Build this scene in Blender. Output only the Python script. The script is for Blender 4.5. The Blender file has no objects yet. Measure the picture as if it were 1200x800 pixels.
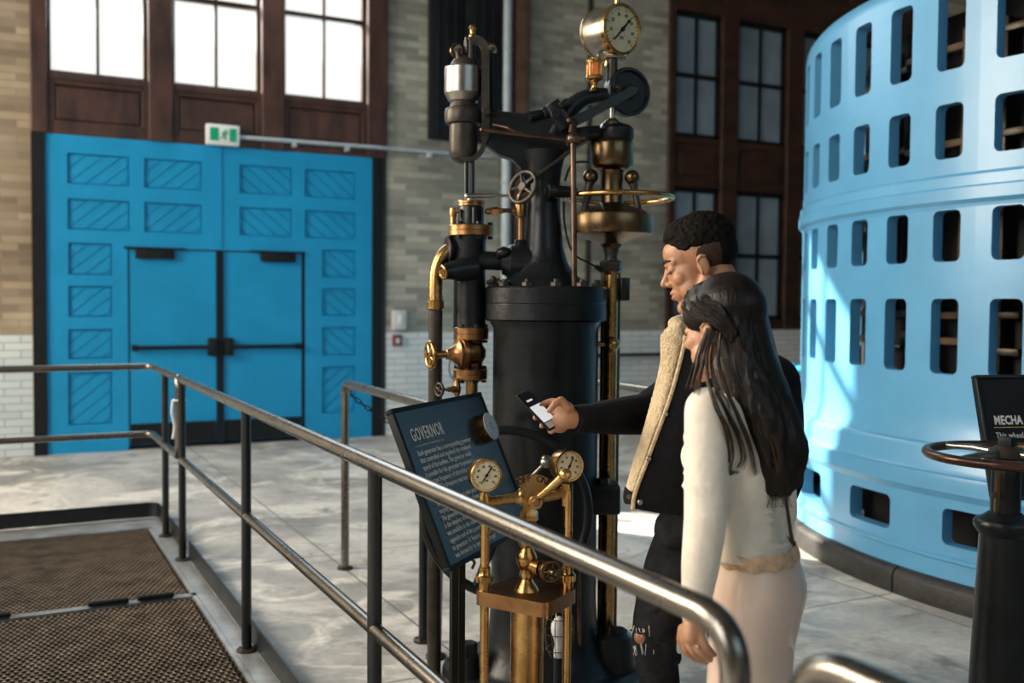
import bpy, bmesh, math, random
from mathutils import Vector, Matrix, Quaternion
R = math.radians
random.seed(7)
SC = bpy.context.scene
COL = SC.collection

# ------------------------------------------------------------------ camera, light, exposure
FPX = 1167.0                       # focal length in pixels of the 1200x800 frame (35 mm lens)
EYE = Vector((0, 0, 1.56))
YAW, PITCH, ROLL = math.atan(.516), math.atan(46 / 1167), .0078
FWD = Vector((math.sin(YAW) * math.cos(PITCH), math.cos(YAW) * math.cos(PITCH), -math.sin(PITCH)))
_r0 = Vector((math.cos(YAW), -math.sin(YAW), 0))
_u0 = _r0.cross(FWD)
RGT = _r0 * math.cos(ROLL) + _u0 * math.sin(ROLL)
UPV = _u0 * math.cos(ROLL) - _r0 * math.sin(ROLL)
cam = bpy.data.cameras.new('camera')
cam_o = bpy.data.objects.new('camera', cam)
COL.objects.link(cam_o)
m = Matrix((RGT, UPV, -FWD)).transposed().to_4x4()
m.translation = EYE
cam_o.matrix_world = m
cam.sensor_width = 36
cam.lens = FPX / 1200 * 36
cam.clip_start = .05
cam.dof.use_dof = True
cam.dof.focus_distance = 3.15
cam.dof.aperture_fstop = 2.2
SC.camera = cam_o
SC.view_settings.view_transform = 'Standard'
SC.view_settings.look = 'None'
SC.view_settings.exposure = 0.38
SC.view_settings.gamma = 1
SC.view_settings.use_curve_mapping = False
SC.cycles.use_denoising = True
SC.cycles.max_bounces = 8
SC.cycles.sample_clamp_indirect = 6

world = bpy.data.worlds.new('hazy_sky')
SC.world = world
world.use_nodes = True
_bg = world.node_tree.nodes['Background']
_bg.inputs[0].default_value = (.97, 1.0, .95, 1)
_bg.inputs[1].default_value = .92

def sun_lamp(direction, strength, color, angle=.6):
    l = bpy.data.lights.new('sun', 'SUN'); l.energy = strength; l.color = color; l.angle = R(angle)
    o = bpy.data.objects.new('sun', l); COL.objects.link(o)
    o.rotation_euler = Vector(direction).to_track_quat('Z', 'Y').to_euler()
    o.location = (0, 0, 12)
def daylight(name, loc, aim, sx, sy, watts, color):
    l = bpy.data.lights.new(name, 'AREA'); l.shape = 'RECTANGLE'; l.size = sx; l.size_y = sy
    l.energy = watts; l.color = color
    o = bpy.data.objects.new(name, l); COL.objects.link(o)
    o.location = loc
    o.rotation_euler = (Vector(loc) - Vector(aim)).to_track_quat('Z', 'Y').to_euler()
sun_lamp((-.6, 1, .8), 24, (1, .90, .74))
# area lamps added as daylight fill (unseen left wall, street windows, windowless rear)
daylight('window_daylight', (-4.6, 7.4, 4.2), (2, 2.5, 1.2), 3.4, 3.6, 800, (1, .86, .68))  # added key lamp in front of the unseen left wall
daylight('window_daylight', (-4.6, 1.6, 4.2), (2, 2.5, 1.0), 3.4, 3.6, 230, (1, .95, .88))  # weaker lamp added along the same unseen wall
daylight('window_daylight', (2.1, 10.5, 5.4), (2.6, 3.5, .8), 3.2, 2.6, 110, (.80, .92, 1))
daylight('window_daylight', (3.0, -5.4, 5.0), (3, 3, 1.2), 6.5, 3.0, 75, (.55, .82, 1))  # added fill from behind the camera, no opening there

# ------------------------------------------------------------------ pixel helpers (real 3-D points at a real distance)
def P(x, y, D):
    return EYE + (FWD + RGT * ((x - 600) / FPX) - UPV * ((y - 400) / FPX)) * D
def WP(x, y, Y):                                   # point of the plane Y = const
    d = FWD + RGT * ((x - 600) / FPX) - UPV * ((y - 400) / FPX)
    return EYE + d * (Y / d.y)
def GP(x, y, z=0.0):                               # point of the level z
    d = FWD + RGT * ((x - 600) / FPX) - UPV * ((y - 400) / FPX)
    return EYE + d * ((z - EYE.z) / d.z)
CR = Vector((math.cos(YAW), -math.sin(YAW), 0))    # level "right" and "away" directions of the view
CF = Vector((math.sin(YAW), math.cos(YAW), 0))
UP = Vector((0, 0, 1))

# ------------------------------------------------------------------ mesh builder
class MB:
    def __init__(s): s.v = []; s.f = []
    def add(s, vs, fs):
        n = len(s.v); s.v += [Vector(v) for v in vs]; s.f += [tuple(i + n for i in f) for f in fs]
    def bm(s, bm, M=None):
        bm.verts.index_update()
        s.add([(M @ v.co) if M else v.co.copy() for v in bm.verts], [tuple(v.index for v in f.verts) for f in bm.faces]); bm.free()
    def box(s, c, size, rot=None, bev=0.0, seg=2):
        b = bmesh.new(); bmesh.ops.create_cube(b, size=1)
        bmesh.ops.scale(b, vec=Vector(size), verts=b.verts)
        if bev > 0: bmesh.ops.bevel(b, geom=b.edges[:], offset=bev, segments=seg, affect='EDGES', profile=.5)
        M = Matrix.Translation(Vector(c))
        if rot is not None: M = M @ rot.to_4x4()
        s.bm(b, M); return s
    def span(s, a, b, bev=0.0):                    # axis-aligned box between two corners
        a = Vector(a); b = Vector(b)
        return s.box((a + b) / 2, [abs(q) for q in (b - a)], None, bev)
    def lathe(s, o, ax, prof, n=32, cap=True):
        o = Vector(o); ax = Vector(ax).normalized()
        t = ax.orthogonal().normalized(); w = ax.cross(t)
        vs = []; fs = []
        for (h, r) in prof:
            for k in range(n):
                a = 2 * math.pi * k / n
                vs.append(o + ax * h + (t * math.cos(a) + w * math.sin(a)) * max(r, 1e-5))
        for i in range(len(prof) - 1):
            for k in range(n):
                a = i * n + k; b = i * n + (k + 1) % n
                fs.append((a, b, b + n, a + n))
        if cap:
            fs.append(tuple(range(n))[::-1]); q = (len(prof) - 1) * n; fs.append(tuple(range(q, q + n)))
        s.add(vs, fs); return s
    def cyl(s, a, b, r, r2=None, n=24, ch=0.0):
        a = Vector(a); b = Vector(b); L = (b - a).length; r2 = r if r2 is None else r2
        if ch: return s.lathe(a, b - a, [(0, r - ch), (ch, r), (L - ch, r2), (L, r2 - ch)], n)
        return s.lathe(a, b - a, [(0, r), (L, r2)], n)
    def tube(s, pts, r, n=12, cap=True, closed=False):
        pts = [Vector(p) for p in pts]; N = len(pts)
        rs = r if isinstance(r, (list, tuple)) else [r] * N
        tans = []
        for i in range(N):
            if closed: t = pts[(i + 1) % N] - pts[i - 1]
            else: t = pts[min(i + 1, N - 1)] - pts[max(i - 1, 0)]
            tans.append(t.normalized())
        u = tans[0].orthogonal().normalized(); vs = []; fs = []
        for i in range(N):
            u = (u - tans[i] * u.dot(tans[i])); u = u.normalized() if u.length > 1e-6 else tans[i].orthogonal().normalized()
            w = tans[i].cross(u)
            for k in range(n):
                a = 2 * math.pi * k / n; vs.append(pts[i] + (u * math.cos(a) + w * math.sin(a)) * rs[i])
        for i in range(N if closed else N - 1):
            j = (i + 1) % N
            for k in range(n): fs.append((i * n + k, i * n + (k + 1) % n, j * n + (k + 1) % n, j * n + k))
        if cap and not closed: fs.append(tuple(range(n))[::-1]); fs.append(tuple(range((N - 1) * n, N * n)))
        s.add(vs, fs); return s
    def ring(s, c, ax, Rr, r, n=48, m=10):
        ax = Vector(ax).normalized(); t = ax.orthogonal().normalized(); w = ax.cross(t); c = Vector(c)
        return s.tube([c + (t * math.cos(2 * math.pi * k / n) + w * math.sin(2 * math.pi * k / n)) * Rr for k in range(n)], r, m, closed=True)
    def sphere(s, c, r, sc=(1, 1, 1), rot=None, u=20, v=12):
        b = bmesh.new(); bmesh.ops.create_uvsphere(b, u_segments=u, v_segments=v, radius=r)
        bmesh.ops.scale(b, vec=Vector(sc), verts=b.verts)
        M = Matrix.Translation(Vector(c))
        if rot is not None: M = M @ rot.to_4x4()
        s.bm(b, M); return s
    def prism(s, poly, ext):                       # closed polygon of 3-D points, extruded by a vector
        n = len(poly); ext = Vector(ext)
        poly = [Vector(p) for p in poly]
        s.add(poly + [p + ext for p in poly], [tuple(range(n))[::-1], tuple(range(n, 2 * n))] + [(k, (k + 1) % n, n + (k + 1) % n, n + k) for k in range(n)]); return s
    def quad(s, a, b, c, d): s.add([a, b, c, d], [(0, 1, 2, 3)]); return s
    def hexnut(s, c, ax, r, h):
        return s.lathe(Vector(c), ax, [(0, r), (h * .85, r), (h, r * .86)], 6)
    def grid(s, rows, close_u=False):              # rows: list of lists of points
        n = len(rows[0]); vs = [p for r_ in rows for p in r_]; fs = []
        for i in range(len(rows) - 1):
            for k in range(n if close_u else n - 1): fs.append((i * n + k, i * n + (k + 1) % n, (i + 1) * n + (k + 1) % n, (i + 1) * n + k))
        s.add(vs, fs); return s

def bez(pts, n=8):
    """smooth (Catmull-Rom) path through points"""
    pts = [Vector(p) for p in pts]; out = []
    for i in range(len(pts) - 1):
        p0 = pts[max(i - 1, 0)]; p1 = pts[i]; p2 = pts[i + 1]; p3 = pts[min(i + 2, len(pts) - 1)]
        for k in range(n):
            t = k / n
            out.append(.5 * ((2 * p1) + (p2 - p0) * t + (2 * p0 - 5 * p1 + 4 * p2 - p3) * t * t + (3 * p1 - p0 - 3 * p2 + p3) * t ** 3))
    out.append(pts[-1]); return out
def fillet(pts, rad, n=7):
    """polyline with rounded corners"""
    pts = [Vector(p) for p in pts]; out = [pts[0]]
    for i in range(1, len(pts) - 1):
        a, b, c = pts[i - 1], pts[i], pts[i + 1]
        d1 = (a - b).normalized(); d2 = (c - b).normalized()
        ang = d1.angle(d2); t = min(rad / math.tan(ang / 2), (a - b).length * .49, (c - b).length * .49)
        p1 = b + d1 * t; p2 = b + d2 * t
        for k in range(n + 1):
            q = k / n; out.append(p1 * (1 - q) ** 2 + b * 2 * q * (1 - q) + p2 * q * q)
    out.append(pts[-1]); return out

# ------------------------------------------------------------------ objects
def thing(name, label, cat, loc=(0, 0, 0), group=None):
    o = bpy.data.objects.new(name, None); COL.objects.link(o); o.location = loc; o.empty_display_size = .05
    o['label'] = label; o['category'] = cat
    if group: o['group'] = group
    return o
def base_of(p):
    M = Matrix.Translation(p.location)
    return base_of(p.parent) @ M if p.parent else M
ORIG = {}
def link(name, me, mt, parent=None, smooth=True, ang=38):
    if mt is not None:
        me.materials.clear(); me.materials.append(mt)
    if smooth:
        me.polygons.foreach_set('use_smooth', [True] * len(me.polygons)); me.set_sharp_from_angle(angle=R(ang))
    o = bpy.data.objects.new(name, me); COL.objects.link(o)
    if parent is not None:
        o.parent = parent
        root = parent
        while root.parent: root = root.parent
        o.matrix_parent_inverse = Matrix.Translation(root.location).inverted() if parent is root else Matrix.Identity(4)
    return o
def obj(name, mb, mt, parent=None, smooth=True, ang=38, label=None):
    me = bpy.data.meshes.new(name); me.from_pydata(mb.v, [], mb.f); me.update()
    b = bmesh.new(); b.from_mesh(me); bmesh.ops.recalc_face_normals(b, faces=b.faces); b.to_mesh(me); b.free()
    o = link(name, me, mt, parent, smooth, ang)
    if label: o['label'] = label
    return o
def tag(o, label, cat, group=None):
    o['label'] = label; o['category'] = cat
    if group: o['group'] = group
    return o
def struct(name, mb, mt, parent=None, smooth=False):
    o = obj(name, mb, mt, parent, smooth)
    if parent is None: o['kind'] = 'structure'
    return o
def text_mesh(body, size, M, depth=.0015, align='LEFT', sx=1.0, space=1.0, bold=0.0):
    cu = bpy.data.curves.new('lettering', 'FONT'); cu.body = body; cu.size = size; cu.align_x = align
    cu.extrude = depth; cu.space_character = space; cu.offset = bold; cu.resolution_u = 2
    o = bpy.data.objects.new('lettering', cu); COL.objects.link(o)
    dg = bpy.context.evaluated_depsgraph_get()
    me = bpy.data.meshes.new_from_object(o.evaluated_get(dg))
    bpy.data.objects.remove(o); bpy.data.curves.remove(cu)
    me.transform(M @ Matrix.Diagonal((sx, 1, 1, 1)))
    mb = MB(); mb.add([v.co.copy() for v in me.vertices], [tuple(p.vertices) for p in me.polygons]); bpy.data.meshes.remove(me)
    return mb
def frame_m(o, x, y):                              # matrix with origin o, x axis, y axis
    x = Vector(x).normalized(); z = x.cross(Vector(y)).normalized(); y = z.cross(x)
    M = Matrix((x, y, z)).transposed().to_4x4(); M.translation = Vector(o); return M

# ------------------------------------------------------------------ materials
def nodes(name):
    mt = bpy.data.materials.new(name); mt.use_nodes = True
    nt = mt.node_tree; return mt, nt, nt.nodes['Principled BSDF']
def pm(name, col, rough=.5, metal=0.0, var=.12, scale=12.0, bump=0.0, bscale=60.0, col2=None, rvar=.12, coat=0.0, sheen=0.0, thr=(.35, .65), stretch=None, sub=0.0, spec=.5):
    """painted / metal / cloth surface: noise-mottled colour, roughness and a bump"""
    mt, nt, b = nodes(name); N = nt.nodes; L = nt.links
    tc = N.new('ShaderNodeTexCoord'); vec = tc.outputs['Object']
    if stretch:
        mp = N.new('ShaderNodeMapping'); mp.inputs['Scale'].default_value = stretch; L.new(vec, mp.inputs[0]); vec = mp.outputs[0]
    n1 = N.new('ShaderNodeTexNoise'); n1.inputs['Scale'].default_value = scale; n1.inputs['Detail'].default_value = 6; n1.inputs['Roughness'].default_value = .65
    L.new(vec, n1.inputs['Vector'])
    rp = N.new('ShaderNodeValToRGB'); rp.color_ramp.elements[0].position = thr[0]; rp.color_ramp.elements[1].position = thr[1]
    c2 = col2 if col2 else tuple(min(1, c * (1 + var)) for c in col)
    c1 = col if col2 else tuple(c * (1 - var) for c in col)
    rp.color_ramp.elements[0].color = (*c1, 1); rp.color_ramp.elements[1].color = (*c2, 1)
    L.new(n1.outputs[0], rp.inputs[0]); L.new(rp.outputs[0], b.inputs['Base Color'])
    b.inputs['Metallic'].default_value = metal; b.inputs['Specular IOR Level'].default_value = spec
    mr = N.new('ShaderNodeMapRange'); mr.inputs['To Min'].default_value = max(.03, rough - rvar); mr.inputs['To Max'].default_value = min(1, rough + rvar)
    L.new(n1.outputs[0], mr.inputs[0]); L.new(mr.outputs[0], b.inputs['Roughness'])
    if coat: b.inputs['Coat Weight'].default_value = coat; b.inputs['Coat Roughness'].default_value = .15
    if sheen: b.inputs['Sheen Weight'].default_value = sheen; b.inputs['Sheen Roughness'].default_value = .4
    if sub:
        b.inputs['Subsurface Weight'].default_value = sub; b.inputs['Subsurface Radius'].default_value = (1, .35, .2); b.inputs['Subsurface Scale'].default_value = .008
    if bump:
        n2 = N.new('ShaderNodeTexNoise'); n2.inputs['Scale'].default_value = bscale; n2.inputs['Detail'].default_value = 4; L.new(vec, n2.inputs['Vector'])
        bp = N.new('ShaderNodeBump'); bp.inputs['Strength'].default_value = bump; bp.inputs['Distance'].default_value = .01
        L.new(n2.outputs[0], bp.inputs['Height']); L.new(bp.outputs[0], b.inputs['Normal'])
    return mt
def brick_mat(name, c1, c2, mortar, bw, bh, ms, rough, stain):
    mt, nt, b = nodes(name); N = nt.nodes; L = nt.links
    tc = N.new('ShaderNodeTexCoord'); sp = N.new('ShaderNodeSeparateXYZ'); cb = N.new('ShaderNodeCombineXYZ'); ad = N.new('ShaderNodeMath'); ad.operation = 'ADD'
    L.new(tc.outputs['Object'], sp.inputs[0]); L.new(sp.outputs[0], ad.inputs[0]); L.new(sp.outputs[1], ad.inputs[1]); L.new(ad.outputs[0], cb.inputs[0]); L.new(sp.outputs[2], cb.inputs[1])
    br = N.new('ShaderNodeTexBrick'); L.new(cb.outputs[0], br.inputs['Vector'])
    br.inputs['Scale'].default_value = 1; br.inputs['Brick Width'].default_value = bw; br.inputs['Row Height'].default_value = bh
    br.inputs['Mortar Size'].default_value = ms; br.inputs['Mortar Smooth'].default_value = .3; br.inputs['Bias'].default_value = 0
    br.inputs['Color1'].default_value = (*c1, 1); br.inputs['Color2'].default_value = (*c2, 1); br.inputs['Mortar'].default_value = (*mortar, 1)
    nz = N.new('ShaderNodeTexNoise'); nz.inputs['Scale'].default_value = .9; nz.inputs['Detail'].default_value = 5; L.new(tc.outputs['Object'], nz.inputs['Vector'])
    rp = N.new('ShaderNodeValToRGB'); rp.color_ramp.elements[0].position = .4; rp.color_ramp.elements[1].position = .65
    L.new(nz.outputs[0], rp.inputs[0])
    mx = N.new('ShaderNodeMix'); mx.data_type = 'RGBA'; mx.blend_type = 'MULTIPLY'
    mx.inputs['B'].default_value = (*stain, 1); L.new(rp.outputs[0], mx.inputs['Factor']); L.new(br.outputs['Color'], mx.inputs['A'])
    L.new(mx.outputs['Result'], b.inputs['Base Color']); b.inputs['Roughness'].default_value = rough
    bp = N.new('ShaderNodeBump'); bp.inputs['Strength'].default_value = .5; bp.inputs['Distance'].default_value = .006; bp.invert = True
    L.new(br.outputs['Fac'], bp.inputs['Height']); L.new(bp.outputs[0], b.inputs['Normal'])
    return mt
def glass_mat(name, col, trans, rough):
    mt, nt, b = nodes(name); N = nt.nodes; L = nt.links
    b.inputs['Base Color'].default_value = (*col, 1); b.inputs['Roughness'].default_value = rough
    tr = N.new('ShaderNodeBsdfTransparent'); mx = N.new('ShaderNodeMixShader'); mx.inputs[0].default_value = trans
    L.new(b.outputs[0], mx.inputs[1]); L.new(tr.outputs[0], mx.inputs[2]); L.new(mx.outputs[0], nt.nodes['Material Output'].inputs[0])
    return mt
M_BRICK = brick_mat('glazed_grey_brick', (.52, .49, .40), (.25, .245, .205), (.33, .32, .27), .30, .075, .006, .38, (.55, .60, .62))
M_BRICKB = brick_mat('brown_brick', (.50, .40, .28), (.25, .185, .125), (.30, .26, .20), .30, .075, .006, .5, (.62, .58, .52))
M_TILE = brick_mat('white_glazed_brick', (.72, .76, .76), (.60, .66, .68), (.36, .40, .42), .30, .075, .006, .3, (.88, .92, .94))
M_PLASTER = pm('plaster', (.22, .21, .20), .85, 0, .15, 2, .1, 30)
M_WOOD = pm('dark_stained_timber', (.026, .012, .009), .45, 0, .4, 5, .12, 40, col2=(.078, .032, .022), stretch=(1, 1, .4))
M_WOODR = pm('red_brown_timber', (.016, .009, .007), .45, 0, .4, 5, .12, 40, col2=(.055, .020, .011), stretch=(.4, 1, 1))
M_DOOR = pm('blue_door_paint', (.006, .26, .53), .45, 0, .07, 2.5, .03, 70, spec=.35)
M_GEN = pm('pale_blue_machine_paint', (.088, .305, .53), .36, 0, .06, 2.2, .16, 9, coat=.12, rvar=.06)
M_BLACK = pm('black_machine_paint', (.006, .008, .0095), .34, 0, .4, 9, .12, 45, rvar=.1, spec=.3)
M_BLACKM = pm('black_matt', (.006, .008, .010), .55, 0, .3, 9, spec=.25)
M_SATIN = pm('dark_satin_steel', (.050, .043, .035), .42, .6, .3, 14, .08, 60, spec=.3)
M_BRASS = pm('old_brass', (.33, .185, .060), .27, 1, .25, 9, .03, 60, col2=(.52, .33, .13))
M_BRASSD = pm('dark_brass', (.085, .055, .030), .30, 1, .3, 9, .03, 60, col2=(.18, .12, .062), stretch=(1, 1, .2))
M_BRONZE = pm('red_bronze', (.26, .13, .055), .33, 1, .3, 12, .05, 60, col2=(.42, .23, .10))
M_STEEL = pm('worn_steel', (.30, .28, .25), .32, 1, .25, 10, .03, 80)
M_PIPE = pm('handrail_steel', (.16, .147, .13), .28, 1, .3, 6, .02, 90, col2=(.23, .212, .185), thr=(.2, .8), rvar=.05)
M_PIPED = pm('dark_post_paint', (.010, .012, .014), .36, .2, .3, 6, .02, 90)
M_GRATE = pm('grating_steel', (.09, .07, .05), .40, .8, .4, 7, .05, 60, col2=(.19, .15, .11))
M_GALV = pm('galvanised_strip', (.30, .31, .31), .45, .7, .3, 5, .04, 40)
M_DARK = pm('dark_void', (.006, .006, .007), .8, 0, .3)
M_SIGN = pm('sign_navy', (.004, .022, .046), .30, 0, .15, 3, .0)
M_WHITE = pm('white_print', (.80, .80, .78), .6, 0, .03)
M_FACE = pm('gauge_face', (.55, .49, .33), .45, 0, .1, 25)
M_RUBBER = pm('black_curb', (.014, .014, .0135), .5, 0, .4, 6, .5, 25, col2=(.032, .031, .030), spec=.3)
M_COPPER = pm('brown_rim_metal', (.06, .038, .028), .32, .8, .4, 8, .03, 60, col2=(.15, .085, .055))
M_GREEN = pm('sign_green', (.0, .33, .16), .4, 0, .03)
M_SIGNW = pm('sign_white', (.72, .76, .75), .4, 0, .03)
M_GREYBOX = pm('grey_plastic', (.55, .57, .58), .5, 0, .05)
M_RED = pm('red_plastic', (.16, .03, .035), .5, 0, .1)
M_BROWNP = pm('brown_pipe_paint', (.10, .055, .035), .55, 0, .35, 6)
M_LIGHTP = pm('grey_pipe_paint', (.36, .42, .46), .5, 0, .1, 6)
M_AMBER = glass_mat('amber_oil', (.85, .20, .008), .35, .1)
M_GLASS = glass_mat('clear_window_glass', (.9, .93, .93), .88, .08)
M_FROST = pm('shaded_window_glass', (.20, .275, .34), .35, 0, .2, 1.2, .02, 20)
M_TAN = pm('tan_core_timber', (.10, .06, .03), .7, 0, .4, 9)

def floor_mat():
    mt, nt, b = nodes('worn_concrete'); N = nt.nodes; L = nt.links
    tc = N.new('ShaderNodeTexCoord')
    def noise(sc, det, dist=0.0):
        n = N.new('ShaderNodeTexNoise'); n.inputs['Scale'].default_value = sc; n.inputs['Detail'].default_value = det; n.inputs['Roughness'].default_value = .62; n.inputs['Distortion'].default_value = dist
        L.new(tc.outputs['Object'], n.inputs['Vector']); return n.outputs[0]
    def ramp(src, p0, c0, p1, c1):
        r = N.new('ShaderNodeValToRGB'); r.color_ramp.elements[0].position = p0; r.color_ramp.elements[1].position = p1
        r.color_ramp.elements[0].color = (*c0, 1); r.color_ramp.elements[1].color = (*c1, 1); L.new(src, r.inputs[0]); return r.outputs[0]
    def mix(kind, fac, a, bb):
        q = N.new('ShaderNodeMix'); q.data_type = 'RGBA'; q.blend_type = kind
        if isinstance(fac, float): q.inputs['Factor'].default_value = fac
        else: L.new(fac, q.inputs['Factor'])
        L.new(a, q.inputs['A'])
        if isinstance(bb, tuple): q.inputs['B'].default_value = (*bb, 1)
        else: L.new(bb, q.inputs['B'])
        return q.outputs['Result']
    base = ramp(noise(.55, 6, .6), .38, (.25, .245, .235), .60, (.56, .545, .51))
    worn = ramp(noise(1.7, 8, 1.2), .50, (0, 0, 0), .60, (1, 1, 1))
    c = mix('MIX', worn, base, (.66, .64, .59))
    stain = ramp(noise(2.6, 9, .8), .55, (0, 0, 0), .68, (.75, .75, .75))
    c = mix('MIX', stain, c, (.17, .165, .155))
    fine = ramp(noise(22, 6), .3, (.75, .75, .75), .7, (1.1, 1.1, 1.1))
    c = mix('MULTIPLY', .8, c, fine)
    br = N.new('ShaderNodeTexBrick'); mp = N.new('ShaderNodeMapping'); mp.inputs['Location'].default_value = (.62, .4, 0); L.new(tc.outputs['Object'], mp.inputs[0]); L.new(mp.outputs[0], br.inputs['Vector'])
    br.offset = 0; br.inputs['Scale'].default_value = 1; br.inputs['Brick Width'].default_value = 2.4; br.inputs['Row Height'].default_value = 2.1; br.inputs['Mortar Size'].default_value = .007; br.inputs['Mortar Smooth'].default_value = .4
    c = mix('MIX', br.outputs['Fac'], c, (.13, .12, .105))
    L.new(c, b.inputs['Base Color'])
    rr = ramp(noise(1.3, 6), .3, (.42, .42, .42), .7, (.7, .7, .7)); L.new(rr, b.inputs['Roughness'])
    bp = N.new('ShaderNodeBump'); bp.inputs['Strength'].default_value = .15; bp.inputs['Distance'].default_value = .01
    L.new(noise(9, 8), bp.inputs['Height']); L.new(bp.outputs[0], b.inputs['Normal'])
    return mt
M_FLOOR = floor_mat()
# ================================================================== THE SETTING
YW = 10.92                                         # room face of the street wall
XL, XR, YB, ZC = -5.0, 15.0, -6.0, 9.5
PX0, PX1, PY0, PY1 = -.92, .915, 3.0, 7.14         # pit under the gratings
f = MB()
def flo(x0, y0, x1, y1): f.quad((x0, y0, 0), (x1, y0, 0), (x1, y1, 0), (x0, y1, 0))
flo(XL, YB, PX0, YW + .5); flo(PX1, YB, XR, YW + .5); flo(PX0, YB, PX1, PY0); flo(PX0, PY1, PX1, YW + .5)
for (a, b_) in (((PX0, PY0), (PX1, PY0)), ((PX1, PY0), (PX1, PY1)), ((PX1, PY1), (PX0, PY1)), ((PX0, PY1), (PX0, PY0))):
    f.quad((*a, 0), (*b_, 0), (*b_, -.7), (*a, -.7))
f.quad((PX0, PY0, -.7), (PX1, PY0, -.7), (PX1, PY1, -.7), (PX0, PY1, -.7))
struct('floor', f, M_FLOOR)
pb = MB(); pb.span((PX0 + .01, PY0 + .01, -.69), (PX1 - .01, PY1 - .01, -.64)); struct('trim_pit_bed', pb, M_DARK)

BL0, BL1 = .30, 3.98                               # left bay opening
BR0, BR1 = 7.93, 13.0                              # right bay opening
ZT = 1.205                                         # top of the white glazed brick
WT = .5
BAYTOP = 7.1
w = MB(); t = MB()
for (x0, x1) in ((XL, BL0), (BL1, BR0), (BR1, XR)):
    if x0 > XL: w.span((x0, YW, ZT), (x1, YW + WT, ZC))
    t.span((x0, YW - .012, 0), (x1, YW + WT, ZT))
w.span((BL0, YW, BAYTOP), (BL1, YW + WT, ZC)); w.span((BR0, YW, BAYTOP), (BR1, YW + WT, ZC))
t.span((BR0, YW - .012, 0), (BR1, YW + WT, ZT))
struct('wall_back', w, M_BRICK); w = MB(); w.span((XL, YW, ZT), (BL0, YW + WT, ZC)); struct('wall_back_left', w, M_BRICKB); struct('trim_white_tile', t, M_TILE)
w = MB()
for (y0, y1) in ((YB, -.2), (3.4, 5.6), (9.2, YW + WT)): w.span((XL - .4, y0, 0), (XL, y1, ZC))
for (y0, y1) in ((-.2, 3.4), (5.6, 9.2)):
    w.span((XL - .4, y0, 0), (XL, y1, 2.2)); w.span((XL - .4, y0, 6.4), (XL, y1, ZC))
struct('wall_left', w, M_BRICK)
w = MB(); w.span((XR, YB, 0), (XR + .4, YW + WT, ZC)); struct('wall_right', w, M_PLASTER)
w = MB(); w.span((XL, YB - .4, 0), (XR, YB, ZC)); struct('wall_rear', w, M_PLASTER)
w = MB(); w.span((XL, YB, ZC), (XR, YW + WT, ZC + .3)); struct('ceiling', w, M_PLASTER)
wn = 0
for (y0, y1) in ((-.2, 3.4), (5.6, 9.2)):
    wn += 1; fr = MB()
    for k in range(4): yy = y0 + (y1 - y0) * k / 3; fr.span((XL - .2, yy - .05, 2.2), (XL - .1, yy + .05, 6.4))
    for zz in (2.25, 3.6, 5.0, 6.35): fr.span((XL - .2, y0, zz - .05), (XL - .1, y1, zz + .05))
    o = struct('window_%d' % wn, fr, M_WOOD)
    g = MB(); g.span((XL - .16, y0, 2.2), (XL - .155, y1, 6.4)); obj('pane', g, M_GLASS, o)

# ---- left bay: timber frame, three windows, big blue door
def X_(px, py): return WP(px, py, YW).x
def Z_(px, py): return WP(px, py, YW).z
fr = MB()
ZD = 3.19; ZS = 3.80
fr.span((BL0, YW - .02, ZD), (BL1, YW + .16, ZD + .10), .008)                   # head beam over the door
fr.span((BL0, YW - .03, ZS - .07), (BL1, YW + .16, ZS), .008)                   # sill
for (a, b_) in ((BL0, .455), (1.395, 1.635), (2.555, 2.80), (3.75, BL1)):
    fr.span((a, YW - .06, ZD), (b_, YW + .2, BAYTOP), .012)
fr.span((BL0, YW + .03, ZD + .08), (BL1, YW + .10, ZS - .05))                   # spandrel backing
for (a, b_) in ((.50, 1.35), (1.68, 2.51), (2.845, 3.705)):                     # raised panels
    fr.span((a + .03, YW - .005, ZD + .15), (b_ - .03, YW + .05, ZS - .13), .012)
    for (p, q, u, v) in ((a, b_, ZD + .09, ZD + .14), (a, b_, ZS - .12, ZS - .07)): fr.span((p, YW - .02, u), (q, YW + .06, v), .006)
    for (p, q) in ((a - .05, a + .02), (b_ - .02, b_ + .05)): fr.span((p, YW - .02, ZD + .08), (q, YW + .06, ZS - .06), .006)
fr.span((BL0, YW - .04, BAYTOP - .15), (BL1, YW + .2, BAYTOP), .01)
struct('trim_1', fr, M_WOOD)
for (a, b_) in ((.455, 1.395), (1.635, 2.555), (2.80, 3.75)):
    wn += 1; s = MB(); zt = BAYTOP - .15
    for (p, q) in ((a, a + .035), (b_ - .035, b_)): s.span((p, YW + .05, ZS), (q, YW + .13, zt))
    s.span((a, YW + .05, ZS), (b_, YW + .13, ZS + .03)); s.span((a, YW + .05, zt - .04), (b_, YW + .13, zt))
    for zz in (4.72, 5.55, 6.3): s.span((a, YW + .06, zz - .025), (b_, YW + .12, zz + .025))
    c = (a + b_) / 2; s.span((c - .014, YW + .07, ZS), (c + .014, YW + .11, zt))
    o = struct('window_%d' % wn, s, M_WOODR)
    g = MB(); g.span((a, YW + .088, ZS), (b_, YW + .092, zt)); obj('pane', g, M_GLASS, o)

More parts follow.
